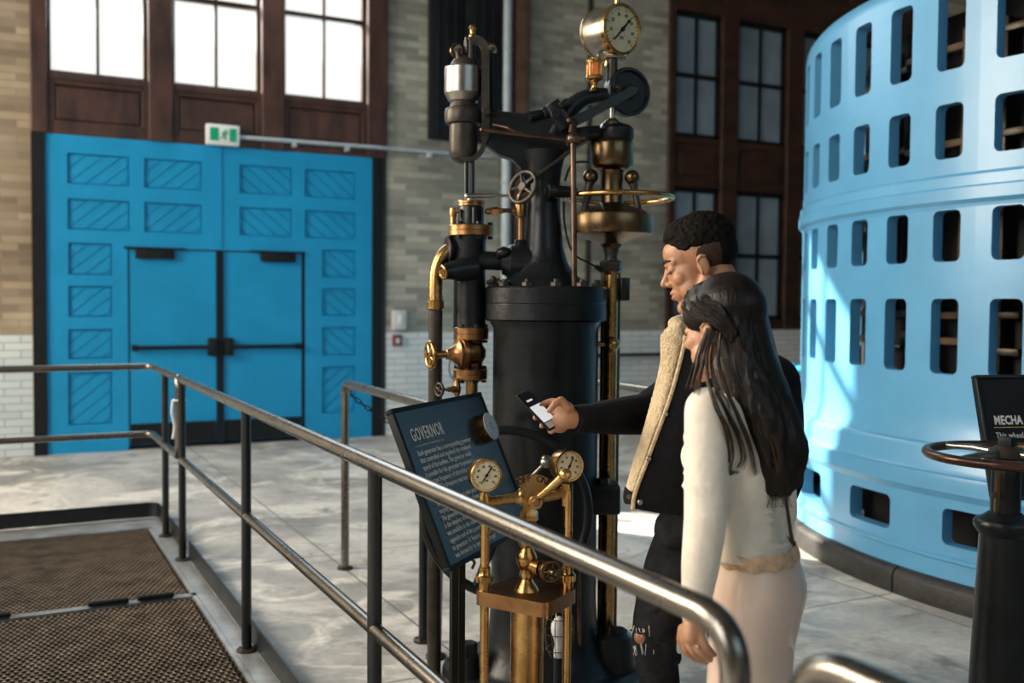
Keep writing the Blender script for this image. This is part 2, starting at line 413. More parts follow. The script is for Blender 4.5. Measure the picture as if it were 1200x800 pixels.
def clip(poly, n, d):                              # keep n.p <= d  (2-D convex clip)
    out = []
    for i in range(len(poly)):
        a = poly[i]; b = poly[(i + 1) % len(poly)]
        da = n[0] * a[0] + n[1] * a[1] - d; db = n[0] * b[0] + n[1] * b[1] - d
        if da <= 0: out.append(a)
        if da * db < 0:
            q = da / (da - db); out.append((a[0] + (b[0] - a[0]) * q, a[1] + (b[1] - a[1]) * q))
    return out
YD = YW - .02
def holed(x0, x1, z0, z1, holes, y, y2):
    """slab with rectangular openings, one mesh"""
    mb = MB(); xs = sorted({x0, x1} | {h[0] for h in holes} | {h[1] for h in holes}); zs = sorted({z0, z1} | {h[2] for h in holes} | {h[3] for h in holes})
    for i in range(len(xs) - 1):
        for k in range(len(zs) - 1):
            cx = (xs[i] + xs[i + 1]) / 2; cz = (zs[k] + zs[k + 1]) / 2
            if any(h[0] < cx < h[1] and h[2] < cz < h[3] for h in holes): continue
            mb.span((xs[i], y, zs[k]), (xs[i + 1], y2, zs[k + 1]))
    return mb
def rect_px(x0, x1, y0, y1):
    xm = (x0 + x1) / 2; ym = (y0 + y1) / 2
    return (X_(x0, ym), X_(x1, ym), Z_(xm, y1), Z_(xm, y0))
DL0, DL1 = .424, 3.81
leafs = [(1.245, 2.185, .03, 2.075), (2.235, 3.03, .03, 2.075)]
LX0, LX1 = X_(150, 400), X_(357, 400); LMX = X_(257.5, 400); LZ = 2.09
pan = []
r1 = [(78.6, 151), (168.7, 236)]; r2 = [(280.6, 341.5), (357, 416)]
zr = [(Z_(150, 184), Z_(150, 219)), (Z_(150, 236), Z_(150, 271))]
for (x0, x1) in r1:
    for (zt, zb) in zr: pan.append((X_(x0, 200), X_(x1, 200), zb, zt, 1))
for (x0, x1) in r2:
    for (zt, zb) in zr: pan.append((X_(x0, 220), X_(x1, 220), zb, zt, -1))
for (y0, y1) in ((285, 322), (335, 371), (385.5, 420), (436, 497)): pan.append((*rect_px(80, 131, y0, y1), 1))
for i, (y0, y1) in enumerate(((293, 325), (338, 370), (383, 416), (429, 483))): pan.append((*rect_px(377, 416, y0, y1), 1 if i == 3 else -1))
hol = [(a, b_, c, d) for (a, b_, c, d, s) in pan] + [(LX0, LX1, -.1, LZ)]
d1 = struct('door_1', holed(DL0, DL1, .01, ZD, hol, YD, YD + .06), M_DOOR)
for (a, b_, c, d, sgn) in pan:
    mb = MB(); mb.span((a - .005, YD + .045, c - .005), (b_ + .005, YD + .055, d + .005))
    n = (sgn * .64, -.768) if True else 0
    n = (-sgn * .64, .768); pitch = .105; gap = .008
    lo = min(n[0] * x + n[1] * z for x in (a, b_) for z in (c, d)); hi = max(n[0] * x + n[1] * z for x in (a, b_) for z in (c, d))
    k = lo - pitch * .4
    while k < hi:
        e = .012
        poly = [(a + e, c + e), (b_ - e, c + e), (b_ - e, d - e), (a + e, d - e)]
        poly = clip(poly, n, k + pitch - gap); poly = clip(poly, (-n[0], -n[1]), -k) if len(poly) > 2 else []
        if len(poly) > 2: mb.prism([(x, YD + .048, z) for (x, z) in poly], (0, -.022, 0))
        k += pitch
    obj('panel', mb, M_DOOR, d1, smooth=False)
for i, (a, b_) in enumerate(((LX0 + .012, LMX - .035), (LMX + .035, LX1 - .035))):
    mb = MB(); mb.span((a, YD + .012, .05), (b_, YD + .055, LZ - .012), .004)
    lf = obj('door_leaf', mb, M_DOOR, d1, smooth=False)
    mb = MB(); mb.span((a + .01, YD + .004, .055), (b_ - .01, YD + .013, .27)); obj('kick_plate', mb, M_BLACKM, lf, label='black kick plate')
    zb = Z_(253 if i == 0 else 270, 406); mb = MB()
    mb.cyl((a + .02, YD - .045, zb), (b_ - .02, YD - .045, zb), .022, n=12)
    ex = b_ - .05 if i == 0 else a + .05
    mb.span((ex - .045, YD - .07, zb - .095), (ex + .045, YD + .01, zb + .095), .01)
    ey = a + .05 if i == 0 else b_ - .05
    mb.span((ey - .03, YD - .06, zb - .03), (ey + .03, YD + .01, zb + .03), .006)
    obj('panic_bar', mb, M_BLACKM, lf, label='black panic bar')
    cx = X_(181, 298) if i == 0 else X_(325, 300); mb = MB()
    mb.span((cx - .19, YD - .05, LZ - .11), (cx + .19, YD + .01, LZ - .02), .008); mb.span((cx - .30, YD - .03, LZ - .012), (cx + .30, YD - .01, LZ + .008))
    mb.cyl((cx - .1, YD - .02, LZ - .02), (cx - .1, YD - .02, LZ + .01), .015)
    obj('door_closer', mb, M_BLACKM, lf, label='black door closer')
mb = MB(); mb.span((LMX - .033, YD - .015, .01), (LMX + .033, YD + .055, LZ)); mb.span((LX0, YD + .002, LZ - .012), (LX1, YD + .03, LZ)); mb.span((LX1 - .033, YD + .004, .01), (LX1, YD + .05, LZ)); mb.span((LX0, YD + .004, .01), (LX0 + .012, YD + .05, LZ))
mb.span((LX0, YD + .058, 0), (LX1, YD + .07, LZ))
obj('centre_post', mb, M_BLACKM, d1, label='black centre post between the leaves')
mb = MB(); xs = X_(258, 230); mb.span((xs - .012, YD - .012, LZ + .03), (xs + .012, YD, ZD)); obj('meeting_strip', mb, M_DOOR, d1)
mb = MB(); mb.span((BL0, YW - .05, 0), (DL0, YW + .12, ZD + .03), .006); mb.span((DL1, YW - .04, 0), (3.93, YW + .12, ZD + .03), .006)
mb.span((DL0, YW + .07, 0), (DL1, YW + .12, ZD)); struct('trim_2', mb, M_BLACKM)
mb = MB(); mb.span((3.93, YW - .02, 0), (BL1, YW + .2, ZD)); struct('trim_3', mb, M_WOODR)

# ---- right bay: timber frame with two rows of sash windows
fr = MB()
cols = [(8.03, 8.815), (9.095, 9.985), (10.28, 11.17), (11.46, 12.35)]
zl0, zl1, zu0, zu1 = 1.34, 3.125, 3.795, 5.46
xs = [BR0] + [c for p in cols for c in p] + [BR1]
for k in range(0, len(xs), 2): fr.span((xs[k], YW - .05, ZT), (xs[k + 1], YW + .2, BAYTOP), .01)
for (a, b_) in cols:
    fr.span((a, YW - .04, ZT), (b_, YW + .15, zl0 - .0), .006)
    fr.span((a, YW - .0, zl1), (b_, YW + .15, zu0), .006)
    fr.span((a + .0, YW - .03, zl1), (b_, YW + .1, zl1 + .09), .006); fr.span((a, YW - .03, zu0 - .09), (b_, YW + .1, zu0), .006)
    fr.span((a + .10, YW - .025, zl1 + .18), (b_ - .10, YW + .1, zu0 - .18), .012)
    fr.span((a, YW - .05, zu1), (b_, YW + .15, zu1 + .5), .006); fr.span((a + .1, YW - .04, zu1 + .6), (b_ - .1, YW + .15, BAYTOP - .1), .006); fr.span((a, YW + .02, zu1 + .4), (b_, YW + .15, BAYTOP), 0)
struct('trim_4', fr, M_WOODR)
for (a, b_) in cols:
    for (z0, z1) in ((zl0, zl1), (zu0, zu1)):
        wn += 1; s = MB(); zm = (z0 + z1) / 2; c = (a + b_) / 2
        for (p, q) in ((a, a + .06), (b_ - .06, b_)): s.span((p, YW + .02, z0), (q, YW + .1, z1), .004)
        for (p, q) in ((z0, z0 + .06), (z1 - .06, z1), (zm - .028, zm + .028)): s.span((a, YW + .02, p), (b_, YW + .1, q), .004)
        s.span((c - .022, YW + .03, z0), (c + .022, YW + .09, z1), .003)
        o = struct('window_%d' % wn, s, M_BLACKM)
        g = MB(); g.span((a + .02, YW + .055, z0 + .02), (b_ - .02, YW + .065, z1 - .02)); obj('pane', g, M_FROST, o, smooth=False)

# ---- things on the street wall
e = thing('exit_sign', 'green and white running man exit sign above the blue door', 'sign', (2.2, YW, 3.2))
a, b_, c, d = X_(239, 160), X_(278, 162), Z_(258, 172), Z_(258, 148)
yf = YW - .13
mb = MB(); mb.span((a, yf, c), (b_, yf + .07, d), .012); mb.span(((a + b_) / 2 - .05, yf + .06, c + .03), ((a + b_) / 2 + .05, YW - .015, d - .03)); obj('housing', mb, M_SIGNW, e)
W_ = b_ - a; H_ = d - c
for (u, v) in ((.11, .37), (.69, .90)):
    mb = MB(); mb.span((a + W_ * u, yf - .003, c + H_ * .2), (a + W_ * v, yf + .002, c + H_ * .83)); obj('green_field', mb, M_GREEN, e, label='green end block')
mb = MB(); cx = a + W_ * .53; cz = c + H_ * .5
def S2(x, z): return (cx + x * H_, yf - .003, cz + z * H_)
mb.sphere(S2(.07, .22), H_ * .05); mb.tube([S2(.05, .15), S2(-.03, -.02)], H_ * .045, 8)
mb.tube([S2(-.03, -.02), S2(.06, -.10), S2(.04, -.24)], H_ * .03, 8); mb.tube([S2(-.03, -.02), S2(-.09, -.13), S2(-.2, -.15)], H_ * .03, 8)
mb.tube([S2(.05, .13), S2(.14, .05), S2(.19, .1)], H_ * .025, 8); mb.tube([S2(.04, .13), S2(-.08, .13), S2(-.12, .03)], H_ * .025, 8)
obj('running_figure', mb, M_GREEN, e, label='small green running figure')
mb = MB(); mb.tube(fillet([(b_, YW - .075, Z_(280, 162)), (3.86, YW - .075, Z_(430, 173)), (4.05, YW - .04, Z_(445, 174)), (5.3, YW - .06, Z_(535, 181))], .05), .022, 10)
for xx in (2.9, 3.5, 4.5): mb.span((xx - .02, YW - .1, 3.24), (xx + .02, YW - .0, 3.30))
tag(obj('conduit', mb, M_LIGHTP), 'thin pale conduit running right from the exit sign across the brick', 'conduit')
bx = MB(); bx.span((X_(458.5, 374), YW - .07, Z_(466, 386)), (X_(474, 374), YW, Z_(466, 363.5)), .008)
bt = thing('switch_box', 'light grey switch box on the brick beside the blue door', 'switch', (4.3, YW, 1.2))
obj('box_body', bx, M_GREYBOX, bt); mb = MB(); zc = Z_(466, 374); mb.span((X_(464, 374), YW - .078, zc - .05), (X_(469, 374), YW - .068, zc + .05), .003); obj('cover_plate', mb, M_SIGNW, bt)
ct = thing('alarm_call_point', 'small dark red call point on the white tile below the grey switch box', 'call point', (4.3, YW, 1))
mb = MB(); mb.span((X_(459, 399), YW - .06, Z_(464, 405)), (X_(469, 399), YW - .012, Z_(464, 392)), .006); obj('housing', mb, M_RED, ct)
mb = MB(); mb.span((X_(462, 399), YW - .064, Z_(464, 402)), (X_(466.5, 399), YW - .058, Z_(464, 396)), .002); obj('glass_face', mb, M_GREYBOX, ct)
hb = thing('hanging_panel', 'tall black panel hanging high on the grey brick wall', 'panel', (4.95, YW, 3.4))
xa, xb, xc, zb = X_(500, 100), X_(541, 100), X_(584, 100), Z_(541, 167)
for (p, q, yy) in ((xa, xb - .006, .10), (xb + .006, xc, .115)):
    mb = MB(); mb.span((p, YW - yy, zb), (q, YW - .02, 7.2), .012)
    for k in range(1, 4): xx = p + (q - p) * k / 4; mb.span((xx - .012, YW - yy - .012, zb + .03), (xx + .012, YW - yy + .005, 7.15), .004)
    obj('fabric_leaf', mb, M_BLACKM, hb)
mb = MB(); mb.span((xa - .03, YW - .14, 7.18), (xc + .03, YW, 7.26)); obj('top_rail', mb, M_BLACKM, hb)
def pipe(name, px, r, mt, label, z0=0, sq=False):
    x = X_(px, 100); mb = MB()
    if sq: mb.span((x - r, YW - .10, z0), (x + r, YW - .02, 8.5), .01)
    else:
        mb.cyl((x, YW - .09, z0), (x, YW - .09, 8.5), r, n=20)
        for zz in (1.6, 3.0, 4.6, 6.2): mb.ring((x, YW - .09, zz), UP, r + .004, .014, 24, 8); mb.span((x - .02, YW - .09, zz - .015), (x + .02, YW, zz + .015))
    tag(obj(name, mb, mt), label, 'pipe')
pipe('wall_pipe', 590, .058, M_LIGHTP, 'pale grey vertical pipe on the brick right of the black panel')
pipe('timber_post', 608.5, .098, M_BROWNP, 'brown square timber post against the brick beside the pale pipe', 0, True)
pipe('wall_pipe', 687, .032, M_BLACKM, 'thin black vertical pipe on the brick left of the tall right windows')
mb = MB(); zz = Z_(745, 415); mb.cyl((6.2, YW - .1, zz), (9.4, YW - .1, zz), .022, n=12)
for xx in (6.4, 7.6, 8.8): mb.cyl((xx, YW - .1, zz), (xx, YW, zz), .014, n=8)
tag(obj('wall_rail', mb, M_BLACKM), 'thin black rail along the white tiled wall behind the man', 'rail')

# ---- gratings set in the floor
def grate(y0, y1, px=.030, py=.034):
    mb = MB(); z1, z0 = .0, -.016
    nx = int((PX1 - PX0 - .05) / px); ny = int((y1 - y0 - .05) / py)
    X0 = PX1 - .025 - nx * px; Y0 = y0 + .025
    vs = []; fs = []
    hx, hy = px * .44, py * .40
    shape = [(-hx, 0), (-hx * .45, -hy), (hx * .45, -hy), (hx, 0), (hx * .45, hy), (-hx * .45, hy)]
    outer = [(-px / 2, 0), (-px / 2, -py / 2), (px / 2, -py / 2), (px / 2, 0), (px / 2, py / 2), (-px / 2, py / 2)]
    for j in range(ny):
        off = px / 2 if j % 2 else 0
        for i in range(nx - (1 if j % 2 else 0)):
            cx = X0 + px / 2 + i * px + off; cy = Y0 + py / 2 + j * py; n = len(vs)
            for (u, v) in outer: vs.append((cx + u, cy + v, z1 - .003))
            for (u, v) in shape: vs.append((cx + u, cy + v, z1))
            for (u, v) in shape: vs.append((cx + u, cy + v, z0))
            for k in range(6):
                q = (k + 1) % 6; fs.append((n + k, n + q, n + 6 + q, n + 6 + k)); fs.append((n + 6 + k, n + 6 + q, n + 12 + q, n + 12 + k))
    mb.add(vs, fs); return mb
def grate_frame(y0, y1):
    mb = MB(); e = .022
    for (a, b_) in (((PX0, y0), (PX1, y0 + e)), ((PX0, y1 - e), (PX1, y1)), ((PX0, y0), (PX0 + e, y1)), ((PX1 - e, y0), (PX1, y1))):
        mb.span((*a, -.03), (*b_, .004))
    return mb
YS = 5.40
for (y0, y1, lab) in ((YS + .004, PY1 - .006, 'perforated steel floor grating at the far end beside the corner post'), (PY0 + .006, YS - .004, 'perforated steel floor grating nearest the viewer at the lower left')):
    g = thing('floor_grating', lab, 'grating', (0, (y0 + y1) / 2, 0), 'steel floor gratings')
    me = grate(y0, y1); obj('mesh_panel', me, M_GRATE, g, smooth=False); obj('edge_frame', grate_frame(y0, y1), M_GALV, g, smooth=False)
hl = ['right black hinge bar on the seam between the floor gratings', 'middle black hinge bar on the seam between the floor gratings', 'left black hinge bar at the picture edge on the grating seam']
for i, (x0, x1) in enumerate(((161, 207), (103, 153), (-40, 13))):
    a = GP(x0, 705 + (184 - (x0 + x1) / 2) * .115).x; b_ = GP(x1, 705 + (184 - (x0 + x1) / 2) * .115).x
    mb = MB(); mb.cyl((a, YS, .017), (b_, YS, .017), .013, n=12, ch=.003)
    mb.span((a + .01, YS - .03, .004), (b_ - .01, YS + .03, .008))
    tag(obj('hinge_bar', mb, M_BLACKM), hl[i], 'hinge', 'hinge bars on the grating seam')
mb = MB(); mb.span((PX1 + .002, PY0, -.02), (1.0, 7.44, .004)); mb.span((-3.2, PY1 + .002, -.02), (PX1 + .002, 7.44, .004)); struct('trim_5', mb, M_GALV)

# ================================================================== HANDRAILS
RX, RZ, RR, MZ = .965, 1.085, .0235, .605
RG = 'grey steel handrail sections'
def post(mb_post, x, y, z1=RZ - .02, r=.0215): mb_post.cyl((x, y, .008), (x, y, z1), r, n=20)
def foot(x, y):
    mb = MB(); mb.lathe((x, y, .0), UP, [(0, .045), (.012, .045), (.016, .03)], 24)
    for a in range(4): mb.hexnut((x + .034 * math.cos(a * 1.57 + .8), y + .034 * math.sin(a * 1.57 + .8), .012), UP, .006, .006)
    return mb
h = thing('handrail', 'long steel handrail running along the gratings to the viewer', 'handrail', (RX, 3, 0), RG)
mb = MB(); mb.tube(fillet([(RX, 1.14, .0), (RX, 1.14, RZ), (RX, 6.22, RZ)], .085, 10), RR, 20); obj('top_rail', mb, M_PIPE, h, label='brushed steel top rail')
mb = MB(); mb.tube([(RX, 1.14, MZ), (RX, 6.15, MZ)], RR * .9, 18); obj('mid_rail', mb, M_PIPE, h)
for yy in (2.73, 4.42, 6.15):
    mb = MB(); post(mb, RX, yy, RZ - .015); p = obj('post', mb, M_PIPED, h, label='dark steel post'); obj('foot_plate', foot(RX, yy), M_SATIN, p)
obj('foot_plate', foot(RX, 1.14), M_SATIN, h)
mb = MB(); mb.span((1.0, 1.05, .012), (1.008, 6.16, .115)); obj('toe_board', mb, M_PIPED, h, label='dark toe board')
h = thing('handrail', 'steel handrail turning the corner at the far side of the gratings', 'handrail', (RX, 7.4, 0), RG)
mb = MB(); mb.tube(fillet([(-3.3, 7.45, RZ), (RX, 7.45, RZ), (RX, 6.27, RZ), (RX, 6.27, MZ), (RX, 7.45, MZ), (-3.3, 7.45, MZ)], .07, 8), RR * .95, 18); obj('rail_loop', mb, M_PIPE, h, label='steel top and middle rail in one bent loop')
for (xx, yy) in ((RX, 6.82), (-1.0, 7.45), (-2.8, 7.45)):
    mb = MB(); post(mb, xx, yy, RZ - .015); p = obj('post', mb, M_PIPED, h, label='dark steel post'); obj('foot_plate', foot(xx, yy), M_SATIN, p)
mb = MB(); tp = fillet([(1.004, 6.25, .012), (1.004, 7.45, .012), (-3.3, 7.45, .012)], .09, 8); ti = fillet([(.996, 6.25, .012), (.996, 7.442, .012), (-3.3, 7.442, .012)], .082, 8); mb.grid([tp, [p + UP * .103 for p in tp], [p + UP * .103 for p in ti], ti, tp]); obj('toe_board', mb, M_PIPED, h, label='dark toe board')
h = thing('handrail', 'short handrail with rounded bend at the bottom right edge of the picture', 'handrail', (RX, .8, 0), RG)
mb = MB(); mb.tube(fillet([(RX, 1.0, .0), (RX, 1.0, RZ), (RX, -.9, RZ), (RX, -.9, .0)], .085, 10), RR, 20); obj('top_rail', mb, M_PIPE, h)
obj('foot_plate', foot(RX, 1.0), M_SATIN, h)
mb = MB(); mb.tube([(RX, 1.0, MZ), (RX, -.9, MZ)], RR * .9, 18); obj('mid_rail', mb, M_PIPE, h)
mb = MB(); mb.ring((RX, 6.245, MZ + .35), UP, .036, .006, 20, 6); mb.tube(bez([(RX - .036, 6.23, MZ + .35), (RX - .045, 6.22, MZ + .28), (RX - .03, 6.22, MZ + .2), (RX - .04, 6.22, MZ + .12)]), .009, 8)
tag(obj('cable_tie', mb, M_GREYBOX), 'pale tie looped round the handrail post at the corner joint', 'tie')
# rails fencing the governor
h = thing('handrail', 'dark steel handrail behind the Governor sign, holding the chain', 'handrail', (1.78, 5, 0), RG)
GX = 1.78
mb = MB(); mb.tube(fillet([(GX, 5.55, .0), (GX, 5.55, RZ), (GX - .04, 4.05, RZ), (GX - .09, 3.98, .0)], .07, 8), RR, 20); obj('top_rail', mb, M_PIPE, h)
obj('foot_plate', foot(GX, 5.55), M_SATIN, h); obj('foot_plate', foot(GX - .09, 3.98), M_SATIN, h)
mb = MB(); post(mb, GX - .06, 4.2); p = obj('post', mb, M_PIPED, h); obj('foot_plate', foot(GX - .06, 4.2), M_SATIN, p)
h = thing('handrail', 'steel handrail behind the governor, seen left of the man', 'handrail', (3.17, 5, 0), RG)
mb = MB(); mb.tube(fillet([(3.17, 5.6, .0), (3.17, 5.6, RZ), (3.17, 3.75, RZ), (3.17, 3.75, 0)], .07, 8), RR, 20); obj('top_rail', mb, M_PIPE, h)
mb = MB(); mb.tube([(3.17, 5.6, MZ + .35), (3.17, 3.75, MZ + .35)], RR * .8, 16); obj('mid_rail', mb, M_PIPED, h)
for yy in (5.6, 3.75): obj('foot_plate', foot(3.17, yy), M_SATIN, h)
ch = thing('chain', 'black link chain hanging across from the handrail behind the sign', 'chain', (2.4, 5.55, 0))
mb = MB(); A = Vector((GX + .02, 5.55, 1.03)); B_ = Vector((3.15, 5.60, 1.03)); n = 46; prev = None
for k in range(n):
    u = k / (n - 1); p = A.lerp(B_, u); p.z -= .30 * (1 - (2 * u - 1) ** 2)
    u2 = (k + .5) / (n - 1); q = A.lerp(B_, u2); q.z -= .30 * (1 - (2 * u2 - 1) ** 2); tdir = (q - p).normalized()
    side = tdir.cross(UP).normalized() if k % 2 else tdir.cross(tdir.cross(UP)).normalized()
    mb.tube([p + tdir * (.023 * math.cos(a)) + side * (.011 * math.sin(a)) for a in [2 * math.pi * i / 12 for i in range(12)]], .0042, 6, closed=True)
obj('links', mb, M_BLACKM, ch)
for p in ((GX + .012, 5.55, 1.045), (3.155, 5.60, 1.045)): mb = MB(); mb.ring(p, (0, 1, 0), .03, .005, 16, 6); obj('hook', mb, M_STEEL, ch)

# ================================================================== GENERATOR
GC = Vector((7.15, 3.586, 0)); GR = 2.72
gen = thing('generator', 'huge pale blue cylindrical generator with rows of slots', 'generator', GC)
def gp(r, a, z): return Vector((GC.x + r * math.cos(R(a)), GC.y + r * math.sin(R(a)), z))
def slot_band(mb, r, th, a0, da, ncol, z0, z1, hw, h0, h1, rad):
    """one row of rounded slots cut through a curved plate"""
    for c in range(ncol):
        ac = a0 + da * c; deg = 180 / math.pi / r
        cyc = [(1, 1), (-1, 1), (-1, -1), (1, -1)]; zc = (h0 + h1) / 2; hh = (h1 - h0) / 2
        rows = {'o': [], 'i': [], 'O': [], 'I': []}; ins = []; out = []
        rd = rad * deg
        for (sx, sz) in cyc:
            arc = []
            for j in range(5):
                t = j / 4 * math.pi / 2
                if sx * sz < 0: t = math.pi / 2 - t
                arc.append((sx * (hw - rd + rd * math.cos(t)), zc + sz * (hh - rad + rad * math.sin(t))))
            for j, (u, v) in enumerate(arc):
                ins.append((u, v))
                zb = z1 if sz > 0 else z0; ub = sx * da / 2
                first_side = (sx * sz > 0)
                k = j if first_side else 4 - j
                ou = [(ub, v), (ub, (v + zb) / 2), (ub, zb), ((u + ub) / 2, zb), (u, zb)][k]
                out.append(ou)
            # mid point of the following horizontal edge
            if (sx, sz) in ((1, 1), (-1, -1)):
                ins.append((0, zc + sz * hh)); out.append((0, z1 if sz > 0 else z0))
        n = len(ins); vs = []
        for (lst, rr) in ((out, r), (ins, r), (ins, r - th), (out, r - th)):
            for (u, v) in lst: vs.append(gp(rr, ac + u, v))
        # small rounding of the slot lip
        fs = []
        for k in range(n):
            q = (k + 1) % n
            for L_ in range(3): fs.append((L_ * n + k, L_ * n + q, (L_ + 1) * n + q, (L_ + 1) * n + k))
        mb.add(vs, fs)
NC, DA, A0, HW = 49, 360 / 49, 142.527, 1.826
def ringprof(mb, prof, n=147):
    rows = [[gp(r, 360 * k / n, z) for k in range(n)] for (r, z) in prof]; mb.grid(rows, True)
mb = MB()
for (z0, z1, h0, h1) in ((2.70, 3.26, 2.79, 3.201), (2.235, 2.70, 2.329, 2.615)): slot_band(mb, GR, .07, A0, DA, NC, z0, z1, HW, h0, h1, .035)
ringprof(mb, [(GR, 3.26), (GR - .008, 3.31), (GR - .035, 3.345), (GR - .08, 3.362), (GR - .3, 3.362)])
ringprof(mb, [(GR - .1, 3.26), (GR - .1, 3.32), (GR - .3, 3.32)])
obj('upper_shell', mb, M_GEN, gen, ang=30)
mb = MB(); ringprof(mb, [(GR - .1, 2.245), (GR, 2.245), (GR + .018, 2.228), (GR + .022, 2.175), (GR + .030, 2.165), (GR + .030, 2.105), (GR + .006, 2.085), (GR + .004, 2.07), (GR - .1, 2.07)]); obj('belt', mb, M_GEN, gen, ang=25)
mb = MB()
for (z0, z1, h0, h1) in ((1.69, 2.075, 1.79, 2.066 - .006), (1.10, 1.69, 1.198, 1.597)): slot_band(mb, GR, .07, A0, DA, NC, z0, z1, HW, h0, h1, .035)
ringprof(mb, [(GR, 1.10), (GR, 1.0), (GR + .005, .93), (GR + .018, .87), (GR + .03, .835), (GR + .045, .825)])
obj('lower_shell', mb, M_GEN, gen, ang=30)
mb = MB()
ringprof(mb, [(GR + .02, .84), (GR + .05, .825), (GR + .065, .80), (GR + .07, .715), (GR + .085, .69), (GR + .105, .685), (GR + .11, .665), (GR + .11, .62), (GR + .112, .60), (GR + .10, .58), (GR + .09, .562)])
slot_band(mb, GR + .09, .08, 155.95, 360 / 25, 25, .27, .562, 3.6, .325, .515, .035)
ringprof(mb, [(GR + .09, .27), (GR + .105, .262), (GR + .105, .245), (GR + .085, .235), (GR + .085, .12), (GR - .2, .12)])
obj('base_skirt', mb, M_GEN, gen, ang=30)
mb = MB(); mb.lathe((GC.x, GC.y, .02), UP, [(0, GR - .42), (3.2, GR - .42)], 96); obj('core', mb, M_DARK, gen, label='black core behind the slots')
for k in range(9):
    a = 152 + k * 7.3 + random.uniform(-1.2, 1.2); mb = MB(); q = gp(GR - .36, a, 0)
    rot = Matrix.Rotation(R(a), 3, 'Z')
    z0 = random.choice((.9, 1.2, 1.5)); mb.box((q.x, q.y, (z0 + 3.1) / 2), (.05, .07, 3.1 - z0), rot, .008)
    for zz in (1.35, 1.55, 2.5, 3.0): mb.box((q.x, q.y, zz + random.uniform(-.05, .05)), (.07, .3, .04), rot, .006)
    if k % 3 == 0: obj('core_strut', mb, M_TAN, gen, label='tan strut inside the generator')
    else: obj('core_strut', mb, M_SATIN, gen)
pl = thing('plinth_curb', 'rough black curb ring round the foot of the blue generator', 'curb', GC)
for k in range(9):
    a0 = 175.6 + 40 * k; mb = MB(); n = 24
    prof = [(2.70, .0), (2.86, .0), (2.862, .10), (2.845, .128), (2.815, .142), (2.70, .145)]
    rows = [[gp(r, a0 + .12 + (39.76) * i / n, z) for (r, z) in prof] for i in range(n + 1)]
    mb.grid(rows, True); mb.add(rows[0], [tuple(range(6))]); mb.add(rows[-1], [tuple(range(6))]); obj('curb_segment', mb, M_RUBBER, pl)
# blue pipe run seen between the woman and the generator
mb = MB(); a = P(926, 431, 9.0); b_ = P(960, 434, 8.4); mb.tube([a, b_], .03, 10); mb.tube([P(926, 447, 9.0), P(960, 451, 8.4)], .035, 10); mb.cyl(P(931, 425, 8.9), Vector((P(931, 425, 8.9).x, P(931, 425, 8.9).y, 0)), .03)
tag(obj('blue_barrier', mb, M_DOOR), 'low blue pipe barrier glimpsed left of the generator behind the woman', 'barrier')
# ================================================================== THE GOVERNOR
DM = 4.1
K = FPX / DM                                       # pixels per metre at the governor
def Q(x, y, d=0.0): return P(x, y, DM + d)
def px(r, d=0.0): return r / FPX * (DM + d)
def vl(mb, x, prof, d=0.0, n=32):
    """upright turned piece: prof = [(picture row, radius in picture units)]"""
    c = Q(x, sum(p[0] for p in prof) / len(prof), d)
    pr = [(Q(x, y, d).z, px(r, d)) for (y, r) in prof]
    z0 = pr[0][0]
    mb.lathe((c.x, c.y, z0), UP, [(z - z0, r) for (z, r) in pr], n); return mb
def pt(mb, pts, r, n=12, d=0.0, sm=0):
    q = [Q(*p) if len(p) == 3 else Q(p[0], p[1], d) for p in pts]
    if sm: q = bez(q, sm)
    rr = [px(a) for a in r] if isinstance(r, (list, tuple)) else px(r)
    if isinstance(rr, list) and sm:
        full = []
        for i in range(len(rr) - 1): full += [rr[i] + (rr[i + 1] - rr[i]) * k / sm for k in range(sm)]
        rr = full + [rr[-1]]
    mb.tube(q, rr, n); return mb
CA = (CR * .55 - CF * .83).normalized()            # towards the viewer and to the right
GBASE = Vector((Q(638, 790).x, Q(638, 790).y, 0))
gv = thing('governor', 'tall black and brass turbine governor with gauge on top and flyball column', 'machine', GBASE)
# --- main cylinder and base
mb = MB()
vl(mb, 637, [(797, 118), (784, 118), (781, 112), (779, 88), (772, 80), (755, 70), (735, 64), (700, 61.5), (385, 61), (379, 64), (376, 65)], n=64)
obj('main_cylinder', mb, M_BLACK, gv)
mb = MB(); vl(mb, 640, [(378, 60), (376, 70), (374, 71.5), (357, 71.5), (356, 71), (355, 71.5), (338, 71.5), (336, 69.5), (335, 40)], n=64); obj('cylinder_cover', mb, M_BLACK, gv, ang=20)
cc = Q(640, 336)
for k in range(12):
    a = 2 * math.pi * k / 12 + .2; rr = px(62)
    p = Vector((cc.x + rr * math.cos(a), cc.y + rr * math.sin(a), cc.z - .004)); mb = MB()
    mb.hexnut(p, UP, px(6.5), px(6)); mb.cyl(p, p + UP * px(9), px(3.4), n=12)
    obj('cover_bolt', mb, M_SATIN, gv)
mb = MB(); vl(mb, 637, [(336, 55), (333, 53), (327, 45), (318, 34), (306, 28), (290, 23.5), (265, 20.5), (240, 19), (215, 18.5), (192, 22), (178, 26)], n=48)
obj('column', mb, M_BLACK, gv)
